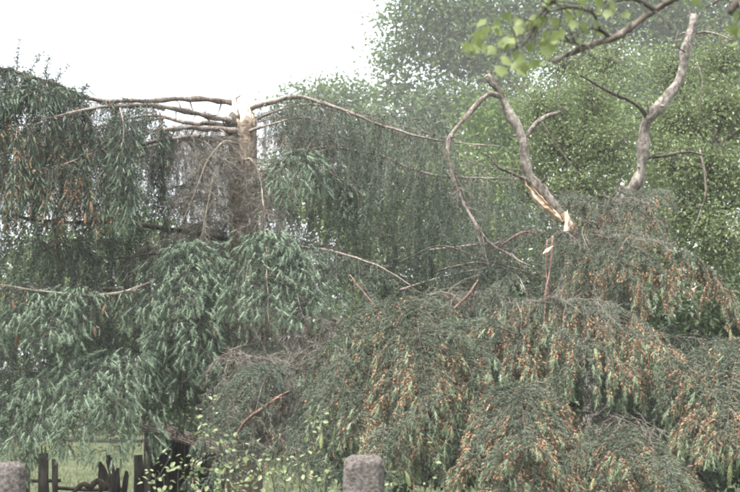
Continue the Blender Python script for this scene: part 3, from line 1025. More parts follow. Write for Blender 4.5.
bough(spruce, fan((85, 298, 13.0), [(10, 320, 12.5), (40, 340, 12.3), (65, 335, 12.5), (-15, 345, 12.5)], 14, .45), L=(.12, .3, .3, .2), per_m=30, seed=154, r0=.010, bark='dark_bark', **BR)
bough(spruce, fan((302, 158, 14.0), [(268, 185, 13.7), (290, 192, 13.6), (315, 192, 13.7), (322, 180, 13.8)], 5, .45), L=(.08, .2, .22, .16), per_m=30, seed=155, r0=.008, bark='pale_bark', **BR)
bough(spruce, fan((20, 400, 13.6), [(-20, 455, 13.0), (12, 462, 12.9), (38, 455, 13.1), (55, 440, 13.1)], 10, .45), L=(.15, .35, .35, .2), per_m=26, seed=156, r0=.010, bark='dark_bark', **BR)
bough(spruce, fan((150, 330, 13.8), [(120, 390, 13.2), (150, 415, 13.2), (178, 415, 13.2), (195, 400, 13.2), (140, 430, 13.2)], 10, .45), L=(.15, .3, .3, .2), per_m=26, seed=157, r0=.010, bark='dark_bark', **{**BR, 'pnew': .08})

bough(spruce, fan((190, 385, 13.7), [(160, 435, 13.3), (182, 440, 13.2), (203, 436, 13.2), (222, 420, 13.3)], 8, .45), L=(.1, .24, .24, .16), per_m=26, seed=158, r0=.008, bark='dark_bark', **{**BR, 'pnew': .15})

# bare arching limbs around the trunk
for k, (pts, r) in enumerate([
        ([(238, 143, TD - .15), (222, 143, 14.1), (208, 160, 13.9), (198, 185, 13.7), (190, 205, 13.6), (180, 228, 13.6)], [0.0144, 0.0115, 0.0086, 0.0050]),
        ([(240, 162, TD - .15), (228, 158, 14.1), (216, 170, 13.9), (210, 195, 13.7), (204, 225, 13.6), (200, 252, 13.6)], [0.0130, 0.0115, 0.0086, 0.0058]),
        ([(244, 160, TD - .15), (252, 160, 14.1), (260, 178, 13.9), (263, 200, 13.7), (265, 225, 13.5), (263, 242, 13.4)], [0.0130, 0.0115, 0.0086, 0.0072]),
        ([(345, 145, 14.4), (325, 150, 14.2), (302, 158, 14.0), (275, 168, 14.0), (258, 172, 14.2), (248, 174, 14.4)], [0.0043, 0.0065, 0.0086, 0.0101]),
        ([(263, 240, 13.4), (266, 262, 13.1), (265, 285, 12.9)], [.009, .007, .004])]):
    branch_obj('branch', spruce, pts, r, 'pale_bark', 70 + k)
for k, (sp_, n_, L_, h) in enumerate([
        ([(245, 160, TD - .15), (245, 200, TD - .2), (245, 260, TD - .2), (246, 330, TD - .25)], 60, .55, 5),
        ([(222, 143, 14.1), (208, 160, 13.9), (190, 205, 13.6)], 50, .6, 5),
        ([(228, 158, 14.1), (216, 170, 13.9), (204, 225, 13.6)], 60, .5, 5),
        ([(252, 160, 14.1), (260, 178, 13.9), (265, 225, 13.5)], 60, .5, 5),
        ([(232, 142, 14.4), (190, 140, 14.8), (165, 140, 15.0)], 70, .7, 4),
        ([(240, 220, 14.6), (200, 225, 14.5), (165, 230, 14.5)], 90, .9, 4),
        ([(250, 230, 14.6), (300, 240, 14.6), (340, 250, 14.6)], 110, .9, 4),
        ([(230, 300, 14.0), (280, 310, 14.0), (340, 320, 14.0)], 130, .8, 5),
        ([(228, 128, 14.9), (195, 126, 15.1), (160, 130, 15.2)], 90, .95, 4), ([(228, 140, 14.2), (200, 138, 14.1), (165, 142, 14.0)], 80, .9, 4),
        ([(255, 118, 14.9), (285, 112, 15.0), (320, 112, 15.1)], 80, .8, 4), ([(255, 140, 14.4), (290, 135, 14.4), (330, 140, 14.4)], 60, .8, 4)]):
    twig_fall(spruce, sp_, int(n_ * 1.25), L_, seed=200 + k, hairs=h, name='dead_twigs')

# boughs of the far side, copies of a few hanging boughs (shared meshes)
proto = [bough(spruce, [[(60, 200, 15.6), (100, 190, 15.7), (150, 195, 15.7), (190, 205, 15.6)]], L=(.8, 1.0, 1.0, .8), fwd=.1, lat=.5, up=.1, droop=2.6, per_m=34, pnew=.04, seed=500, r0=.012, side=.09, **LG),
         bough(spruce, [[(300, 180, 15.6), (340, 172, 15.7), (400, 180, 15.7), (450, 190, 15.6)]], L=(.8, 1.1, 1.1, .9), fwd=.1, lat=.5, up=.1, droop=2.6, per_m=34, pnew=.0, seed=501, r0=.012, side=.07, old='thin_grey', new='old_green')]


def copy_bough(src, x, y, d, x0, y0, d0, rz=0.0, sc=1.0):
    o = src.copy()
    col.objects.link(o)
    o.parent = src.parent
    o.location = tuple(np.array(src.location) + at(x, y, d) - at(x0, y0, d0))
    o.rotation_euler = (0, 0, rz)
    o.scale = (sc,) * 3
    for c in src.children:
        q = c.copy()
        col.objects.link(q)
        q.parent = o
    return o


for k, (x, y, d, rz, sc) in enumerate([(-30, 250, 15.8, .1, 1), (120, 262, 15.9, 0, 1), (10, 330, 15.6, 0, .9), (150, 330, 15.7, .15, .9), (-40, 150, 16.0, .1, 1), (20, 140, 16.1, 0, 1.1), (170, 285, 16.2, 0, 1.1), (-30, 400, 15.4, 0, .6), (60, 300, 15.2, -.1, 1), (-40, 300, 15.0, .1, 1), (-60, 360, 14.8, 0, .8), (40, 250, 15.3, 0, 1), (-30, 95, 15.2, .35, .9), (50, 110, 15.3, 0, .8), (-50, 170, 15.0, .1, 1), (70, 150, 15.0, 0, .75), (110, 370, 15.2, .1, .8)]):
    copy_bough(proto[0], x, y, d, 60, 200, 15.6, rz, sc)
for k, (x, y, d, rz, sc) in enumerate([(230, 270, 15.8, 0, 1), (360, 270, 15.6, .1, 1), (300, 340, 15.4, 0, 1), (430, 300, 15.2, 0, .9), (420, 210, 15.9, 0, 1), (190, 350, 15.5, 0, .8), (170, 200, 15.9, .1, .8), (330, 230, 15.4, 0, .9), (158, 160, 15.9, 0, .62), (160, 235, 15.4, 0, .8), (258, 122, 15.3, .1, .62), (320, 120, 15.6, -.2, .8), (255, 190, 15.5, 0, .8), (165, 190, 15.2, 0, .62), (172, 260, 15.3, .1, .7)]):
    copy_bough(proto[1], x, y, d, 300, 180, 15.6, rz, sc)

TRK = dict(old='thin_grey', new='old_green', pnew=.06, fwd=.3, lat=.6, up=.1, droop=2.6, side=.06, n_old=6, wander=.2, jitter=.3, r0=.005, needle=.021, wn=.006)
bough(spruce, [[(235, 165, 14.2), (205, 170, 14.1), (180, 190, 14.0), (170, 215, 14.0)], [(240, 200, 14.2), (215, 215, 14.0), (190, 235, 13.9)], [(250, 180, 14.2), (280, 200, 14.0), (300, 220, 14.0)], [(235, 250, 14.2), (240, 290, 13.9), (250, 330, 13.8)]], L=(.3, .55, .5), per_m=30, seed=505, **TRK)
# -- limbs running right with curtains of thin hanging twigs
branch_obj('branch', spruce, [(246, 112, TD), (258, 106, TD - .1), (275, 100, TD - .2), (300, 97, TD - .3), (330, 105, TD - .4), (365, 119, TD - .5), (405, 133, TD - .6), (447, 142, TD - .6), (500, 146, TD - .6)], [.030, .022, .018, .014, .012, .009, .006], 'branch_bark', 80)
branch_obj('branch', spruce, [(246, 124, TD + .1), (275, 112, TD + .2), (310, 104, TD + .3), (350, 112, TD + .3)], [.016, .012, .010, .005], 'branch_bark', 81)
branch_obj('branch', spruce, [(246, 132, TD - .1), (272, 124, TD - .2), (305, 118, TD - .2), (340, 130, TD - .2)], [.016, .012, .010, .005], 'branch_bark', 82)
branch_obj('branch', spruce, [(250, 190, TD + .1), (300, 150, 14.6), (370, 153, 14.3), (405, 166, 14.1), (442, 176, 13.9), (520, 179, 13.7)], [.018, .014, .013, .012, .009, .006], 'branch_bark', 83)
branch_obj('branch', spruce, [(250, 245, TD), (296, 246, 13.8), (340, 253, 13.4), (380, 267, 13.0), (412, 286, 12.7)], [.018, .013, .011, .009, .005], 'branch_bark', 84)
TG = dict(old='thin_grey', new='old_green', pnew=.05, fwd=.1, lat=.35, up=.05, droop=3.4, side=.06, n_old=6, wander=.2, jitter=.3, r0=.006, needle=.021, wn=.0062)
for k, (sp_, L_, pm) in enumerate([
        ([(262, 105, 14.4), (300, 98, 14.3), (330, 105, 14.2), (365, 119, 14.1), (405, 133, 14.0), (447, 142, 13.9)], (.45, .75, .95, 1.1, 1.25, 1.2), 36),
        ([(270, 113, 14.6), (310, 104, 14.7), (350, 112, 14.7), (400, 125, 14.8), (450, 140, 14.9)], (.4, .7, 1.0, 1.2, 1.3), 30),
        ([(305, 118, 14.3), (340, 135, 14.3), (380, 150, 14.2)], (.6, .9, 1.1), 28),
        ([(370, 153, 14.3), (405, 166, 14.1), (442, 176, 13.9), (520, 179, 13.7)], (1.0, 1.1, 1.15, .95), 34),
        ([(430, 150, 15.2), (480, 165, 15.2), (525, 170, 15.2)], (1.2, 1.25, 1.2), 24),
]):
    bough(spruce, [sp_], L=L_, per_m=pm, seed=300 + k, **TG)
bough(spruce, [[(330, 165, 14.2), (345, 190, 14.0), (350, 220, 13.9)], [(310, 160, 14.2), (335, 175, 14.0), (370, 200, 13.9)]], L=(.3, .5, .4), fwd=.4, lat=.6, up=0, droop=2.6, per_m=30, pnew=.2, seed=310, r0=.006, old='old_green', new='new_blue')
bough(spruce, [[(300, 246, 13.7), (340, 253, 13.4), (380, 267, 13.0)], [(330, 280, 13.2), (300, 310, 13.0)], [(360, 280, 13.2), (380, 310, 13.0)]], L=(.3, .45, .45), fwd=.3, lat=.5, up=0, droop=2.8, per_m=24, pnew=.04, seed=311, r0=.006, old='thin_grey', new='old_green', side=.07)

# ================================================================== BROKEN FRUIT TREES
K1 = 13.0
f1 = thing('broken_tree', ground_at(548, K1), 'leaning bare tree stem with sawn tip and long yellow split, buried in fallen spruce', 'tree')
branch_obj('trunk', f1, [(546, 525, K1), (548, 420, K1), (556, 330, K1), (566, 275, K1), (575, 246, K1), (572, 228, K1), (560, 212, K1), (541, 192, K1), (527, 168, K1), (521, 140, K1), (513, 118, K1), (500, 97, K1), (487, 76, K1)],
           [0.0880, 0.0880, 0.0792, 0.0704, 0.0660, 0.0616, 0.0563, 0.0510, 0.0484, 0.0466, 0.0422, 0.0387, 0.0370], 'fruit_bark', 90, .09, 16)
# sawn tip disc
tp, tn = at(487, 76, K1), norm(at(487, 76, K1) - at(500, 97, K1))
V, T = tube([tp, tp + tn * .004], [.0365, .0355], 16)
mesh_obj('sawn_end', V, T, 'raw_wood', f1)


def split(parent, pts, w, seed, mat='raw_wood', name='split_wood', off=.06, thick=.03):
    """torn strip of bare wood standing proud of the bark on the viewer's side"""
    rng = np.random.default_rng(seed)
    W = resample([at(*p) for p in pts], .03) + np.array([0, -off, 0])
    n = len(W)
    Tn = norm(np.gradient(W, axis=0))
    S = norm(np.cross(Tn, [0, 1, 0]))
    ww = np.interp(np.linspace(0, 1, n), np.linspace(0, 1, len(w)), w) * (1 + .18 * rng.normal(size=n))
    V, T = [], []
    for i in range(n):
        c = W[i] + S[i] * rng.normal(0, .004)
        V += [c - S[i] * ww[i] + [0, thick, 0], c - S[i] * ww[i] * .45 + [0, -.008 * rng.random(), 0], c + S[i] * ww[i] * .35 + [0, -.012 * rng.random(), 0], c + S[i] * ww[i] + [0, thick, 0]]
        if i:
            a, b = 4 * i - 4, 4 * i
            for u in range(4):
                v = (u + 1) % 4
                T += [[a + u, a + v, b + v], [a + u, b + v, b + u]]
    mesh_obj(name, V, T, mat, parent)


split(f1, [(523, 180, K1), (531, 193, K1), (541, 204, K1), (553, 213, K1), (562, 222, K1)], [.004, .014, .028, .034, .03, .012], 1, off=.066)
split(f1, [(562, 214, K1), (568, 222, K1), (573, 232, K1)], [.03, .042, .03, .006], 2, off=.078)
split(f1, [(530, 186, K1), (541, 199, K1), (552, 210, K1)], [.002, .008, .006], 3, off=.078)
c2 = at(566, 226, K1) + np.array([0, -.07, 0])
shards('splinter', f1, c2, .03, [(3.6, 1.2, .012, .12, -.5), (4.4, 1.0, .014, .15, -.2), (5.2, 1.0, .012, .10, .3), (4.0, .6, .016, .09, .0)], 'raw_wood', 12)
branch_obj('branch', f1, [(500, 97, K1 - .03), (489, 94, K1 - .1), (470, 112, K1 - .2), (455, 130, K1 - .3), (448, 150, K1 - .35), (453, 178, K1 - .4), (464, 205, K1 - .45), (485, 238, K1 - .5), (510, 256, K1 - .55), (530, 266, K1 - .6)],
           [.024, .022, .020, .018, .017, .015, .012, .008], 'lichen_bark', 91)
branch_obj('branch', f1, [(450, 165, K1 - .37), (462, 190, K1 - .3), (470, 215, K1 - .25), (483, 250, K1 - .3), (492, 272, K1 - .3)], [.010, .009, .007, .003], 'lichen_bark', 92)
branch_obj('branch', f1, [(530, 182, K1 - .05), (515, 175, K1 - .1), (500, 168, K1 - .2), (490, 158, K1 - .25), (484, 153, K1 - .3)], [.016, .014, .011, .007], 'lichen_bark', 93)
branch_obj('branch', f1, [(522, 140, K1 + .05), (536, 125, K1 + .12), (548, 116, K1 + .2), (560, 112, K1 + .3)], [.020, .022, .020, .016], 'fruit_bark', 94)
branch_obj('branch', f1, [(499, 94, K1), (493, 78, K1), (497, 62, K1)], [.007, .006, .003], 'lichen_bark', 95)
branch_obj('branch', f1, [(502, 92, K1), (516, 84, K1), (530, 96, K1)], [.005, .004, .002], 'lichen_bark', 96)
twig_fall(f1, [(448, 150, K1 - .35), (464, 205, K1 - .45), (485, 238, K1 - .5), (530, 266, K1 - .6)], 34, .35, 'dead', 220, .003, 'fine_twigs', .8, .9, 3)

K2 = 14.2
f2 = thing('broken_tree', ground_at(615, K2), 'bent bare tree stem snapped at the top right, grey bark with stubs', 'tree')
branch_obj('trunk', f2, [(590, 520, K2), (592, 420, K2), (596, 320, K2), (606, 250, K2), (622, 205, K2), (638, 180, K2), (643, 155, K2), (645, 128, K2), (652, 115, K2), (668, 97, K2), (681, 76, K2), (686, 52, K2), (691, 30, K2), (694, 15, K2)],
           [0.1144, 0.1056, 0.0968, 0.0880, 0.0792, 0.0704, 0.0660, 0.0616, 0.0581, 0.0581, 0.0528, 0.0493, 0.0458, 0.0422], 'fruit_bark', 97, .09, 16)
shards('splinter', f2, at(693, 18, K2), .04, [(0, .6, .02, .07, .1), (1.5, .5, .02, .05, .1), (3, .6, .022, .09, .1), (4.4, .5, .02, .06, 0)], 'lichen_bark', 13)
branch_obj('branch', f2, [(647, 118, K2), (640, 108, K2 - .1), (620, 97, K2 - .2), (600, 87, K2 - .3), (580, 75, K2 - .4)], [.022, .017, .014, .008], 'dark_bark', 98)
branch_obj('branch', f2, [(690, 34, K2), (705, 32, K2), (722, 36, K2 - .05), (733, 41, K2 - .1)], [.017, .013, .010, .006], 'lichen_bark', 99)
branch_obj('branch', f2, [(645, 158, K2), (665, 155, K2), (688, 152, K2 - .1), (705, 156, K2 - .1)], [.020, .016, .012, .006], 'dark_bark', 100)
branch_obj('branch', f2, [(648, 114, K2 - .05), (648, 106, K2 - .05), (649, 100, K2 - .05)], [.008, .006, .003], 'lichen_bark', 101)
branch_obj('branch', f2, [(697, 62, K2 - .05), (702, 80, K2 - .1), (700, 110, K2 - .1), (706, 125, K2 - .1)], [.008, .007, .005, .003], 'lichen_bark', 102)
branch_obj('branch', f2, [(686, 52, K2 - .05), (676, 45, K2 - .1), (678, 30, K2 - .1)], [.008, .006, .003], 'lichen_bark', 103)
branch_obj('branch', f2, [(604, 245, K2 - .1), (600, 218, K2 - .25), (606, 208, K2 - .3), (618, 194, K2 - .35), (622, 185, K2 - .35)], [.03, .022, .02, .019, .018], 'fruit_bark', 104)
tp = at(622, 185, K2 - .35)
V, T = tube([tp, tp + np.array([.012, -.008, .018])], [.022, .017], 12)
mesh_obj('broken_end', V, T, 'pale_wood', f2)
for k, pts in enumerate([[(700, 150, 16.5), (706, 190, 16.4), (692, 235, 16.4)], [(540, 120, 17.5), (560, 150, 17.4), (580, 175, 17.3)], [(520, 160, 17), (540, 185, 17), (570, 205, 17)]]):
    t_ = thing('leafless_stick', at(*pts[0]), ('thin grey stick hanging in the leaves right of the bent stem', 'dark thin stick in the leaves right of the leaning stem', 'thin dark twig crossing the leaves above the yellow split')[k], 'stick')
    branch_obj('stem', t_, pts, [.012, .010, .005], 'lichen_bark' if k == 0 else 'dark_bark', 105 + k)

# ================================================================== FALLEN SPRUCE TOP (right)
fall = thing('fallen_spruce', ground_at(560, 11.3), 'fallen spruce crown lying in mounds, brown bud scales and green cones on its fringes', 'tree')
W = resample([at(395, 535, 12.6), at(470, 530, 12.6), at(560, 525, 12.6), at(660, 520, 12.6), at(740, 516, 12.6)], .08)
V, T = tube(W, np.linspace(.10, .05, len(W)), 14, rng, .04)
mesh_obj('trunk', V, T, 'spruce_bark', fall, smooth=True)
FG = dict(bark='dark_bark', r1=.002, old='old_grey', new='new_pale', side=.068, pitch=.046, n_old=10, needle=.025, wn=.0052, n_new=40, plump=.02, tuft=.075, fringe=.95, up=.4, sink=.035, cone_from=.72, tuft_down=1.3, droop=2.6, wander=.06, comb=28, noise=.035, jitter=.2, vary=1.1, start=.03)
bough(fall, fan((405, 305, 11.4), [(355, 440, 10.1), (390, 455, 9.9), (425, 450, 9.8), (460, 435, 9.9), (485, 400, 10.2), (430, 400, 9.9), (390, 395, 10.1)], 22, .42),
      label='middle mound of fallen spruce with brown bud scales and green tips', L=(.25, .42, .42, .28), per_m=38, pnew=.22, pbud=.85, cones=9, seed=401, r0=.009, **FG)
bough(fall, fan((400, 310, 11.5), [(320, 370, 10.9), (315, 410, 10.8), (345, 420, 10.6), (375, 410, 10.5), (335, 345, 10.9)], 16, .42),
      label='grey-green left flank of the middle mound', L=(.25, .45, .45, .3), per_m=42, pnew=.05, pbud=.06, seed=402, r0=.008, **FG)
bough(fall, [[(470, 345, 11.4), (510, 305, 11.0), (560, 300, 10.7), (620, 325, 10.5), (690, 358, 10.3)],
             [(500, 320, 11.3), (540, 325, 10.6), (590, 345, 10.2), (640, 370, 10.1)],
             [(480, 340, 11.2), (510, 340, 10.6), (540, 365, 10.3)],
             [(560, 300, 11.3), (610, 305, 11.0), (660, 335, 10.8)]],
      label='long arched fallen spruce bough heavy with brown bud scales', L=(.3, .42, .42, .3), per_m=48, pnew=.22, pbud=.95, cones=7, seed=403, r0=.009, **{**FG, 'droop': 3.0})
bough(fall, fan((520, 390, 10.4), [(475, 470, 9.3), (505, 500, 9.0), (535, 500, 9.0), (565, 480, 9.2), (560, 440, 9.5), (490, 430, 9.6), (525, 450, 9.1)], 16, .42),
      label='low mound of fallen spruce with long green cones at its foot', L=(.22, .36, .36, .25), per_m=42, pnew=.2, pbud=.95, cones=10, seed=404, r0=.008, **FG)
bough(fall, fan((612, 428, 10.3), [(582, 495, 9.2), (615, 505, 9.0), (650, 505, 9.0), (680, 485, 9.2), (662, 462, 9.5), (597, 465, 9.5), (635, 468, 9.1)], 8, .42),
      label='low grey mound of fallen spruce with tangled bare twigs', L=(.22, .36, .36, .25), per_m=42, pnew=.16, pbud=.6, cones=6, seed=405, r0=.008, **FG)
bough(fall, fan((745, 345, 10.6), [(690, 400, 9.8), (700, 430, 9.5), (725, 440, 9.3), (755, 440, 9.3), (680, 375, 10.0)], 14, .42),
      label='brown-fringed fallen spruce bough at the right edge', L=(.22, .36, .38, .25), per_m=45, pnew=.2, pbud=.95, cones=7, seed=406, r0=.008, **FG)
bough(fall, [[(560, 250, 12.4), (610, 228, 12.2), (660, 240, 12.0), (700, 260, 11.9), (735, 300, 11.8)],
             [(600, 235, 12.3), (640, 250, 11.7), (675, 285, 11.6)],
             [(590, 240, 12.2), (620, 260, 11.6), (645, 295, 11.5)]],
      label='upper fallen spruce bough draped over the broken stems', L=(.28, .40, .40, .28), per_m=45, pnew=.1, pbud=.75, cones=1, seed=407, r0=.008, **{**FG, 'droop': 3.0})
bough(fall, [[(575, 240, 12.6), (590, 255, 12.0), (590, 290, 11.8)], [(600, 200, 13.0), (630, 205, 12.6), (645, 225, 12.5)], [(570, 245, 12.6), (565, 265, 12.2), (575, 295, 12.0)], [(560, 190, 13.4), (590, 200, 13.0), (610, 215, 12.8)], [(540, 210, 13.6), (570, 200, 13.4), (600, 210, 13.4)], [(665, 190, 13.9), (645, 192, 13.5), (620, 215, 13.2)], [(650, 215, 13.6), (625, 215, 13.2), (610, 240, 12.9)], [(615, 185, 13.7), (640, 200, 13.4), (665, 225, 13.2)]],
      L=(.25, .38, .38, .28), per_m=50, pnew=.03, pbud=.10, seed=408, r0=.012, **FG)
# undergrowth of the heap, its needles coloured darker to put shade in the hollows
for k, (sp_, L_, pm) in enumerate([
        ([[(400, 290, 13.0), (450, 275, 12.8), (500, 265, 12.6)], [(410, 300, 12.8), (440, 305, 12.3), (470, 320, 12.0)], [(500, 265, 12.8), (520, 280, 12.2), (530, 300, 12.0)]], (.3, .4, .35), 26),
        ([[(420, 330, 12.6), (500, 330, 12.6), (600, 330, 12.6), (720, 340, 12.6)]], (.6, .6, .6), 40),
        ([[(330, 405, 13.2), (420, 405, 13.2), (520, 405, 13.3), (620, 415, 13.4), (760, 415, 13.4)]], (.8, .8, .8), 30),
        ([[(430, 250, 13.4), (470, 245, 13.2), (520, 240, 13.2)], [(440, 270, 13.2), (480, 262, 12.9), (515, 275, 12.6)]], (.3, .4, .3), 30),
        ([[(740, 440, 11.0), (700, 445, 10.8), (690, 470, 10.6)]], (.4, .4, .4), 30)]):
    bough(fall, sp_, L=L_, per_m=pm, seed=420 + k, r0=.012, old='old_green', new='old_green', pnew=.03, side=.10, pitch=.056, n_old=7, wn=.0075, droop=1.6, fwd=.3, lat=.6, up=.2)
heap_proto = bough(fall, [[(420, 380, 13.2), (480, 372, 13.1), (540, 376, 13.1)]], L=(.6, .7, .6), fwd=.2, lat=.6, up=.2, droop=2.0, per_m=44, pnew=.02, seed=510, r0=.012, side=.10, old='old_green', new='old_green')  # filler bough, darker needle colour stands in for shade between the mounds
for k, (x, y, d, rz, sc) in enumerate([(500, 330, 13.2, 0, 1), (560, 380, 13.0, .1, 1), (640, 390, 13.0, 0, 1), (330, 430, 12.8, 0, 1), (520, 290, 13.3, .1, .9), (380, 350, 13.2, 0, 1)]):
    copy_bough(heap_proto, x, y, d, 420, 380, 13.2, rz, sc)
spray = bough(fall, [[(430, 330, 10.2), (455, 332, 10.1), (480, 345, 10.0), (500, 362, 9.95)]], L=(.12, .24, .22, .12), per_m=40, pnew=.06, pbud=.0, seed=515, r0=.006, **{**FG, 'lat': .8, 'fwd': .7})
rs = np.random.default_rng(61)
for k, (x, y, d) in enumerate([(350, 350, 10.7), (385, 420, 9.9), (450, 390, 9.9), (330, 380, 10.7), (520, 330, 10.5), (560, 335, 10.3), (610, 340, 10.2), (500, 420, 9.4), (540, 430, 9.3), (600, 440, 9.4), (650, 455, 9.3), (700, 385, 9.8), (610, 250, 11.8), (650, 262, 11.7), (580, 260, 11.9), (470, 290, 12.2), (520, 275, 12.3), (440, 345, 10.9), (670, 350, 10.3)]):
    o = copy_bough(spray, x, y, d, 430, 330, 10.2, rs.uniform(-2.9, 1.2), rs.uniform(.7, 1.15))
    o.rotation_euler = (rs.uniform(-.35, .35), rs.uniform(-.3, .6), o.rotation_euler[2])
# tangle of bare twigs on top of the mounds
for k, (sp_, n_, L_) in enumerate([
        ([(590, 415, 10.0), (630, 418, 9.8), (660, 430, 9.8)], 60, .4), ([(500, 305, 10.8), (560, 298, 10.6), (620, 320, 10.4)], 90, .45),
        ([(400, 300, 11.2), (440, 320, 10.8)], 40, .4), ([(420, 295, 12.4), (500, 290, 12.2)], 110, .6), ([(560, 230, 12.2), (640, 240, 11.9)], 90, .5),
        ([(600, 195, 12.8), (650, 205, 12.6)], 60, .4), ([(330, 330, 11.8), (400, 310, 11.8)], 70, .6)]):
    twig_fall(fall, sp_, int(n_ * .45), L_, 'dead', 230 + k, .003, 'dead_twigs', .9, 1.0, 3)

# loose snapped sticks in the heap
for k, (pts, r, mt_, lb) in enumerate([
        ([(553, 236, 12.2), (551, 262, 12.1), (546, 292, 11.9), (544, 340, 11.7)], [.011, .010, .010, .010], 'red_bark', 'long red-brown stick standing in the heap below the yellow split'),
        ([(547, 240, 12.25), (546, 270, 12.1), (549, 300, 11.95)], [.007, .007, .006], 'red_bark', 'thin red-brown stick beside the longer red-brown stick'),
        ([(478, 280, 12.2), (466, 297, 12.0), (455, 308, 11.9), (445, 325, 11.8), (440, 350, 11.7)], [.007, .010, .012, .012, .012], 'red_bark', 'curved red-brown branch rising from the hollow behind the middle mound'),
        ([(290, 391, 11.6), (275, 399, 11.5), (262, 408, 11.4), (244, 422, 11.3), (235, 440, 11.3)], [.010, .013, .015, .015, .014], 'red_bark', 'thick pinkish broken branch slanting across the brown debris'),
        ([(400, 0 + 262, 12.8), (440, 246, 12.8), (485, 260, 12.6), (520, 270, 12.4), (545, 282, 12.3)], [.005, .006, .007, .006, .004], 'dark_bark', 'thin dark branch lying across the top of the tangle'),
        ([(538, 234, 12.6), (525, 232, 12.5), (512, 238, 12.5), (500, 246, 12.5)], [.010, .012, .010, .006], 'red_bark', 'short dark stick left of the yellow split'),
        ([(330, 388, 11.4), (318, 396, 11.3), (312, 398, 11.3)], [.014, .014, .014], 'pale_bark', 'short pale broken stub between debris and middle mound'),
        ([(350, 275, 12.6), (370, 300, 12.3), (400, 325, 12.0), (420, 335, 11.9)], [.006, .008, .008, .006], 'red_bark', 'thin brown twig arching down onto the middle mound')]):
    st = thing('broken_stick', at(*pts[-1]), lb, 'stick')
    branch_obj('stem', st, pts, r, mt_, 240 + k)
wc = thing('wood_chip', at(548, 251, 12.0), 'pale splinter of wood caught below the yellow split', 'wood chip')
V, T = tube([at(543, 254, 12.0), at(547, 251, 12.0), at(553, 246, 12.0)], [.006, .018, .004], 6, rng, .15)
mesh_obj('chip', V, T, 'raw_wood', wc)

# debris bough, centre left
deb = thing('fallen_spruce_bough', ground_at(270, 11.6), 'dull broken spruce bough heaped brown and grey left of the middle mound', 'branch')
bough(deb, fan((285, 370, 12.2), [(215, 440, 11.3), (205, 480, 11.2), (240, 480, 11.0), (225, 400, 11.6)], 16, .45) + fan((330, 385, 12.0), [(290, 450, 11.0), (315, 470, 10.8), (350, 480, 10.8), (300, 490, 10.8)], 12, .45),
      L=(.25, .42, .42, .3), per_m=23, pnew=.05, pbud=.03, seed=450, r0=.012, **{**FG, 'droop': 2.0, 'old': 'thin_grey', 'new': 'old_green'})
bough(deb, fan((255, 350, 13.0), [(230, 380, 12.6), (280, 385, 12.4), (320, 370, 12.4)], 8, .45), L=(.2, .35, .3), per_m=28, pnew=.03, seed=451, r0=.010, **{**FG, 'old': 'thin_grey', 'new': 'old_green'})
for k, (sp_, n_, L_) in enumerate([([(230, 350, 12.6), (290, 365, 12.3), (340, 360, 12.2)], 150, .6), ([(240, 400, 11.9), (290, 395, 11.8), (320, 400, 11.8)], 190, .5), ([(250, 430, 11.7), (300, 440, 11.6)], 150, .5)]):
    twig_fall(deb, sp_, n_, L_, 'dead', 260 + k, .0035, 'dead_twigs', .8, 1.0, 6)

# ================================================================== STONE POSTS, SHRUBS
def stone_post(x0, x1, ytop, d, label, seed):
    rng = np.random.default_rng(seed)
    a, b = at(x0, ytop, d), at(x1, ytop, d)
    cx, w, zt = (a[0] + b[0]) / 2, (b[0] - a[0]) / 2, a[2]
    t = thing('stone_post', (cx, d, 0), label, 'post', 'stone fence posts')
    nseg = 28
    zs = np.concatenate([np.linspace(0, zt - .05, 22), zt - .05 + .05 * np.sin(np.linspace(.2, 1, 7) * math.pi / 2)])
    sc = np.concatenate([np.ones(22), np.cos(np.linspace(.2, 1, 7) * math.pi / 2) ** .42])
    V = []
    th = np.linspace(0, 2 * math.pi, nseg, endpoint=False)
    cx_, cy_ = np.cos(th), np.sin(th)
    ex = np.sign(cx_) * np.abs(cx_) ** .5
    ey = np.sign(cy_) * np.abs(cy_) ** .5
    for z, s_ in zip(zs, sc):
        jj = 1 + rng.normal(0, .022, nseg)
        V.append(np.stack([cx + ex * w * s_ * jj, d + ey * w * .8 * s_ * jj, np.full(nseg, z) + rng.normal(0, .0015, nseg)], 1))
    V = np.concatenate(V)
    n = len(zs)
    i = np.arange(n - 1)[:, None] * nseg
    j = np.arange(nseg)[None]
    a_, b_ = i + j, i + (j + 1) % nseg
    T = np.concatenate([np.stack([a_, b_, b_ + nseg], -1).reshape(-1, 3), np.stack([a_, b_ + nseg, a_ + nseg], -1).reshape(-1, 3)])
    mesh_obj('shaft', V, T, 'post', t, smooth=True)


stone_post(343.5, 384.5, 455, 5.2, 'rough rounded stone post at the bottom edge before the middle mound', 1)
stone_post(-12, 25, 462, 5.2, 'rough rounded stone post cut off by the lower left corner', 2)


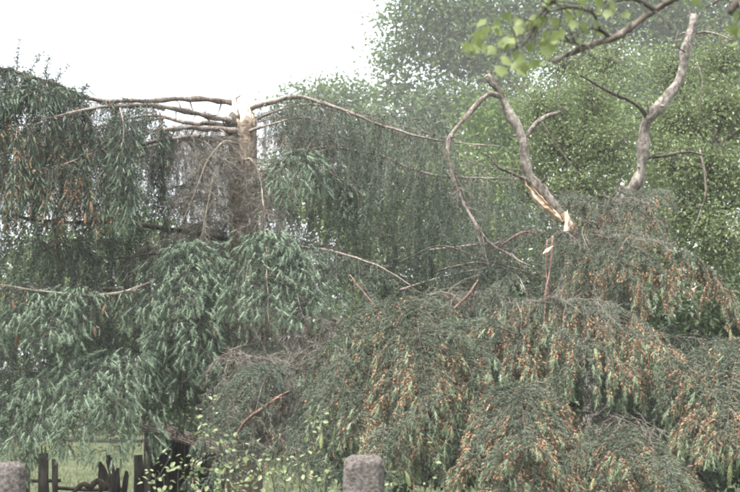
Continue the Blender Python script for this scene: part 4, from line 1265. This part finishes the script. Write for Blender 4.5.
def shrub(label, stems, leaf, seed, mat='leaf_shrub', dens=58, spread=.028, group='leafy shoots along the front'):
    """arching leafy shoots: stems = lists of (x,y,d) from foot to tip"""
    rng = np.random.default_rng(seed)
    g0 = at(*stems[0][0])
    t = thing('leafy_shrub', (g0[0], g0[1], 0), label, 'shrub', group)
    gs, gf = Geo(), Geo()
    for st in stems:
        p0 = at(*st[0])
        pts = [np.array([p0[0] + rng.normal(0, .03), p0[1], 0.0])] + [at(*p) for p in st]
        W = resample(pts, .03)
        V, T = tube(W, np.linspace(.006, .002, len(W)), 5)
        gs.add(V, T)
        Ln = len(W) * .03
        s_ = [W[-1], None]
        for k in range(int(Ln * dens * .8)):
            u = rng.random() ** .6
            i = int(u * (len(W) - 1))
            c = W[i]
            if c[2] < .45:
                continue
            q = c + rng.normal(0, spread, 3)
            gf_n = norm(rng.normal(0, .55, 3) + np.array([0, -.35, .8]))
            V, T, r_ = round_leaves(q[None], gf_n[None], norm((q - c) + rng.normal(0, .02, 3))[None], leaf * .62, rng)
            gf.add(V, T, 0, r_)
    gs.obj('stem', ['dark_bark'], t, smooth=True)
    f = gf.obj('foliage', [mat], t)
    f['kind'] = 'stuff'


SH = 6.6
shrub('upright light green shoot with pale leaves left of the debris', [[(228, 492, SH), (222, 450, SH), (210, 415, SH), (207, 388, SH)], [(222, 470, SH), (205, 432, SH), (196, 415, SH)]], .045, 1, spread=.024, dens=70)
shrub('low light green shoots at the bottom before the dark shed', [[(155, 492, SH), (160, 475, SH), (170, 458, SH)], [(178, 492, SH), (185, 470, SH), (200, 452, SH)], [(190, 492, SH), (194, 480, SH), (192, 462, SH)], [(165, 495, SH), (152, 484, SH), (146, 480, SH)]], .042, 2, dens=75)
shrub('dense light green shrub with dark stems at the bottom left of the stone post', [[(230, 495, SH), (228, 470, SH), (232, 450, SH)], [(250, 495, SH), (240, 465, SH), (236, 440, SH)], [(262, 495, SH), (252, 460, SH), (248, 445, SH)], [(275, 498, SH), (262, 475, SH), (256, 462, SH)], [(240, 495, SH), (218, 480, SH), (210, 470, SH)], [(285, 500, SH), (285, 480, SH), (290, 462, SH)]], .044, 3, dens=80, spread=.036)
shrub('slender light green shoot rising just left of the stone post', [[(305, 495, SH), (308, 460, SH), (312, 430, SH), (315, 412, SH)], [(300, 495, SH), (298, 470, SH), (300, 450, SH)], [(325, 498, SH), (330, 478, SH), (338, 462, SH)]], .04, 4, dens=70, spread=.022)
shrub('sparse light green shoot just right of the stone post', [[(392, 498, SH), (394, 480, SH), (398, 470, SH)], [(445, 498, SH), (443, 470, SH), (436, 440, SH)], [(425, 495, SH), (440, 475, SH), (446, 468, SH)]], .045, 5, dens=26, spread=.02)

# ================================================================== NEAR BRANCH (top right)
ND = 3.6
near = thing('overhanging_tree', (3.05, ND + .2, 0), 'near tree reaching in from the top right with a leafy blurred branch', 'tree')
W = resample([np.array([3.05, ND + .2, 0]), np.array([3.02, ND + .2, 1.5]), np.array([2.98, ND + .15, 2.9]), np.array([2.9, ND, 3.8])], .08)
V, T = tube(W, np.linspace(.12, .07, len(W)), 14, rng, .05)
mesh_obj('trunk', V, T, 'dark_bark', near, smooth=True)
NB = [(1510, -140, ND + .15), (1220, -120, ND + .12), (985, -95, ND + .1), (860, -75, ND + .05), (740, -35, ND), (675, -2, ND), (650, 14, ND), (622, 33, ND), (590, 46, ND), (552, 62, ND)]
branch_obj('branch', near, NB, [.05, .042, .034, .028, .020, .0135, .012, .011, .009, .007], 'lichen_bark', 270, .08, 12, step=.025)
for k, (pts, r) in enumerate([
        ([(612, 38, ND), (598, 26, ND - .02), (594, 14, ND - .03), (570, 8, ND - .05), (540, 14, ND - .06)], [.005, .005, .004, .003, .002]),
        ([(590, 46, ND), (575, 44, ND - .02), (560, 40, ND - .03)], [.004, .003, .002]),
        ([(548, 10, ND - .06), (530, 34, ND - .06), (524, 44, ND - .06), (512, 52, ND - .06)], [.004, .004, .003, .002]),
        ([(655, 10, ND), (630, -4, ND), (600, -12, ND), (560, -4, ND - .03), (535, 20, ND - .05)], [.006, .006, .005, .004, .003]),
        ([(800, -60, ND - .1), (760, -20, ND - .15), (738, 3, ND - .2), (731, 14, ND - .2)], [.022, .020, .016, .010])]):
    branch_obj('twig', near, pts, r, 'dark_bark', 271 + k, .06, 7, step=.015)


def lobed_leaf():
    """a maple-like leaf, about 1 unit long, folded along the midrib, with five lobes"""
    out = [(0, 0), (.18, -.06), (.42, .08), (.33, .22), (.52, .42), (.30, .46), (.24, .62), (.14, .66), (0, 1.0)]
    pts = out + [(-x, y) for x, y in out[-2:0:-1]]
    V = [(0, .4, 0)] + [(x, y, .22 * abs(x) - .18 * y * y) for x, y in pts]
    n = len(pts)
    T = [(0, 1 + i, 1 + (i + 1) % n) for i in range(n)]
    return np.array(V, float), np.array(T)


LV, LT = lobed_leaf()
lm_ = []
for k in range(5):
    o = mesh_obj('leaf', LV, LT, 'leaf_fore', None, rnd=np.full(len(LT), .15 + .18 * k), smooth=True)
    lm_.append(o.data)
    bpy.data.objects.remove(o)
rng = np.random.default_rng(99)
spots = [(470, 48, 20), (482, 38, 20), (492, 50, 19), (500, 32, 17), (512, 40, 18), (508, 62, 20), (520, 58, 18), (524, 70, 19), (532, 48, 17), (528, 28, 18), (540, 20, 16),
         (548, 36, 17), (556, 22, 16), (552, 48, 18), (566, 12, 16), (574, 24, 16), (580, 6, 16), (590, 18, 15), (545, 8, 15), (600, 4, 15), (586, 33, 14), (516, 22, 16), (536, 64, 15),
         (560, 34, 14), (598, 26, 14), (612, 10, 14), (610, -6, 16), (572, -4, 16), (496, 24, 16), (730, 30, 18), (738, 18, 16), (735, 46, 14), (690, -2, 16), (700, 4, 14), (640, -4, 15), (745, 4, 18), (625, 16, 12)]
spots += [(x + rng.uniform(-12, 12), y + rng.uniform(-10, 10), s_ * .85) for x, y, s_ in spots]
spots += [(x + rng.uniform(-14, 14), y + rng.uniform(-10, 10), s_) for x, y, s_ in spots[:30]]
for k, (x, y, s_) in enumerate(spots):
    o = bpy.data.objects.new('leaf', lm_[rng.integers(5)])
    link(o, near)
    dd = ND + rng.uniform(-.16, .1) - (.2 if x > 700 else 0)
    p = at(x, y - 4, dd)
    o.location = tuple(p - WLOC[near.name])
    sc_ = m(s_ * rng.uniform(.55, .95), dd)
    o.scale = (sc_,) * 3
    o.rotation_euler = (math.radians(rng.uniform(-135, -35)), math.radians(rng.uniform(-40, 40)), math.radians(rng.uniform(-70, 70)))

# ================================================================== HAZE
mt = bpy.data.materials.new('rain_haze')
mt.use_nodes = True
nt = mt.node_tree
for n_ in list(nt.nodes):
    if n_.type == 'BSDF_PRINCIPLED':
        nt.nodes.remove(n_)
pv = nt.nodes.new('ShaderNodeVolumePrincipled')
pv.inputs['Color'].default_value = (.95, .96, .98, 1)
pv.inputs['Density'].default_value = HAZE_DENSITY
pv.inputs['Anisotropy'].default_value = 0.0
nt.links.new(pv.outputs[0], nt.nodes['Material Output'].inputs['Volume'])
M['haze'] = mt
V, T = box((-152, -132, -1.2), (152, 172, 36.0))
hz = mesh_obj('haze', V, T, 'haze')
tag(hz, 'thin rainy mist that pales the far trees', 'haze', kind='stuff')
print('TRIANGLES', NTRI)
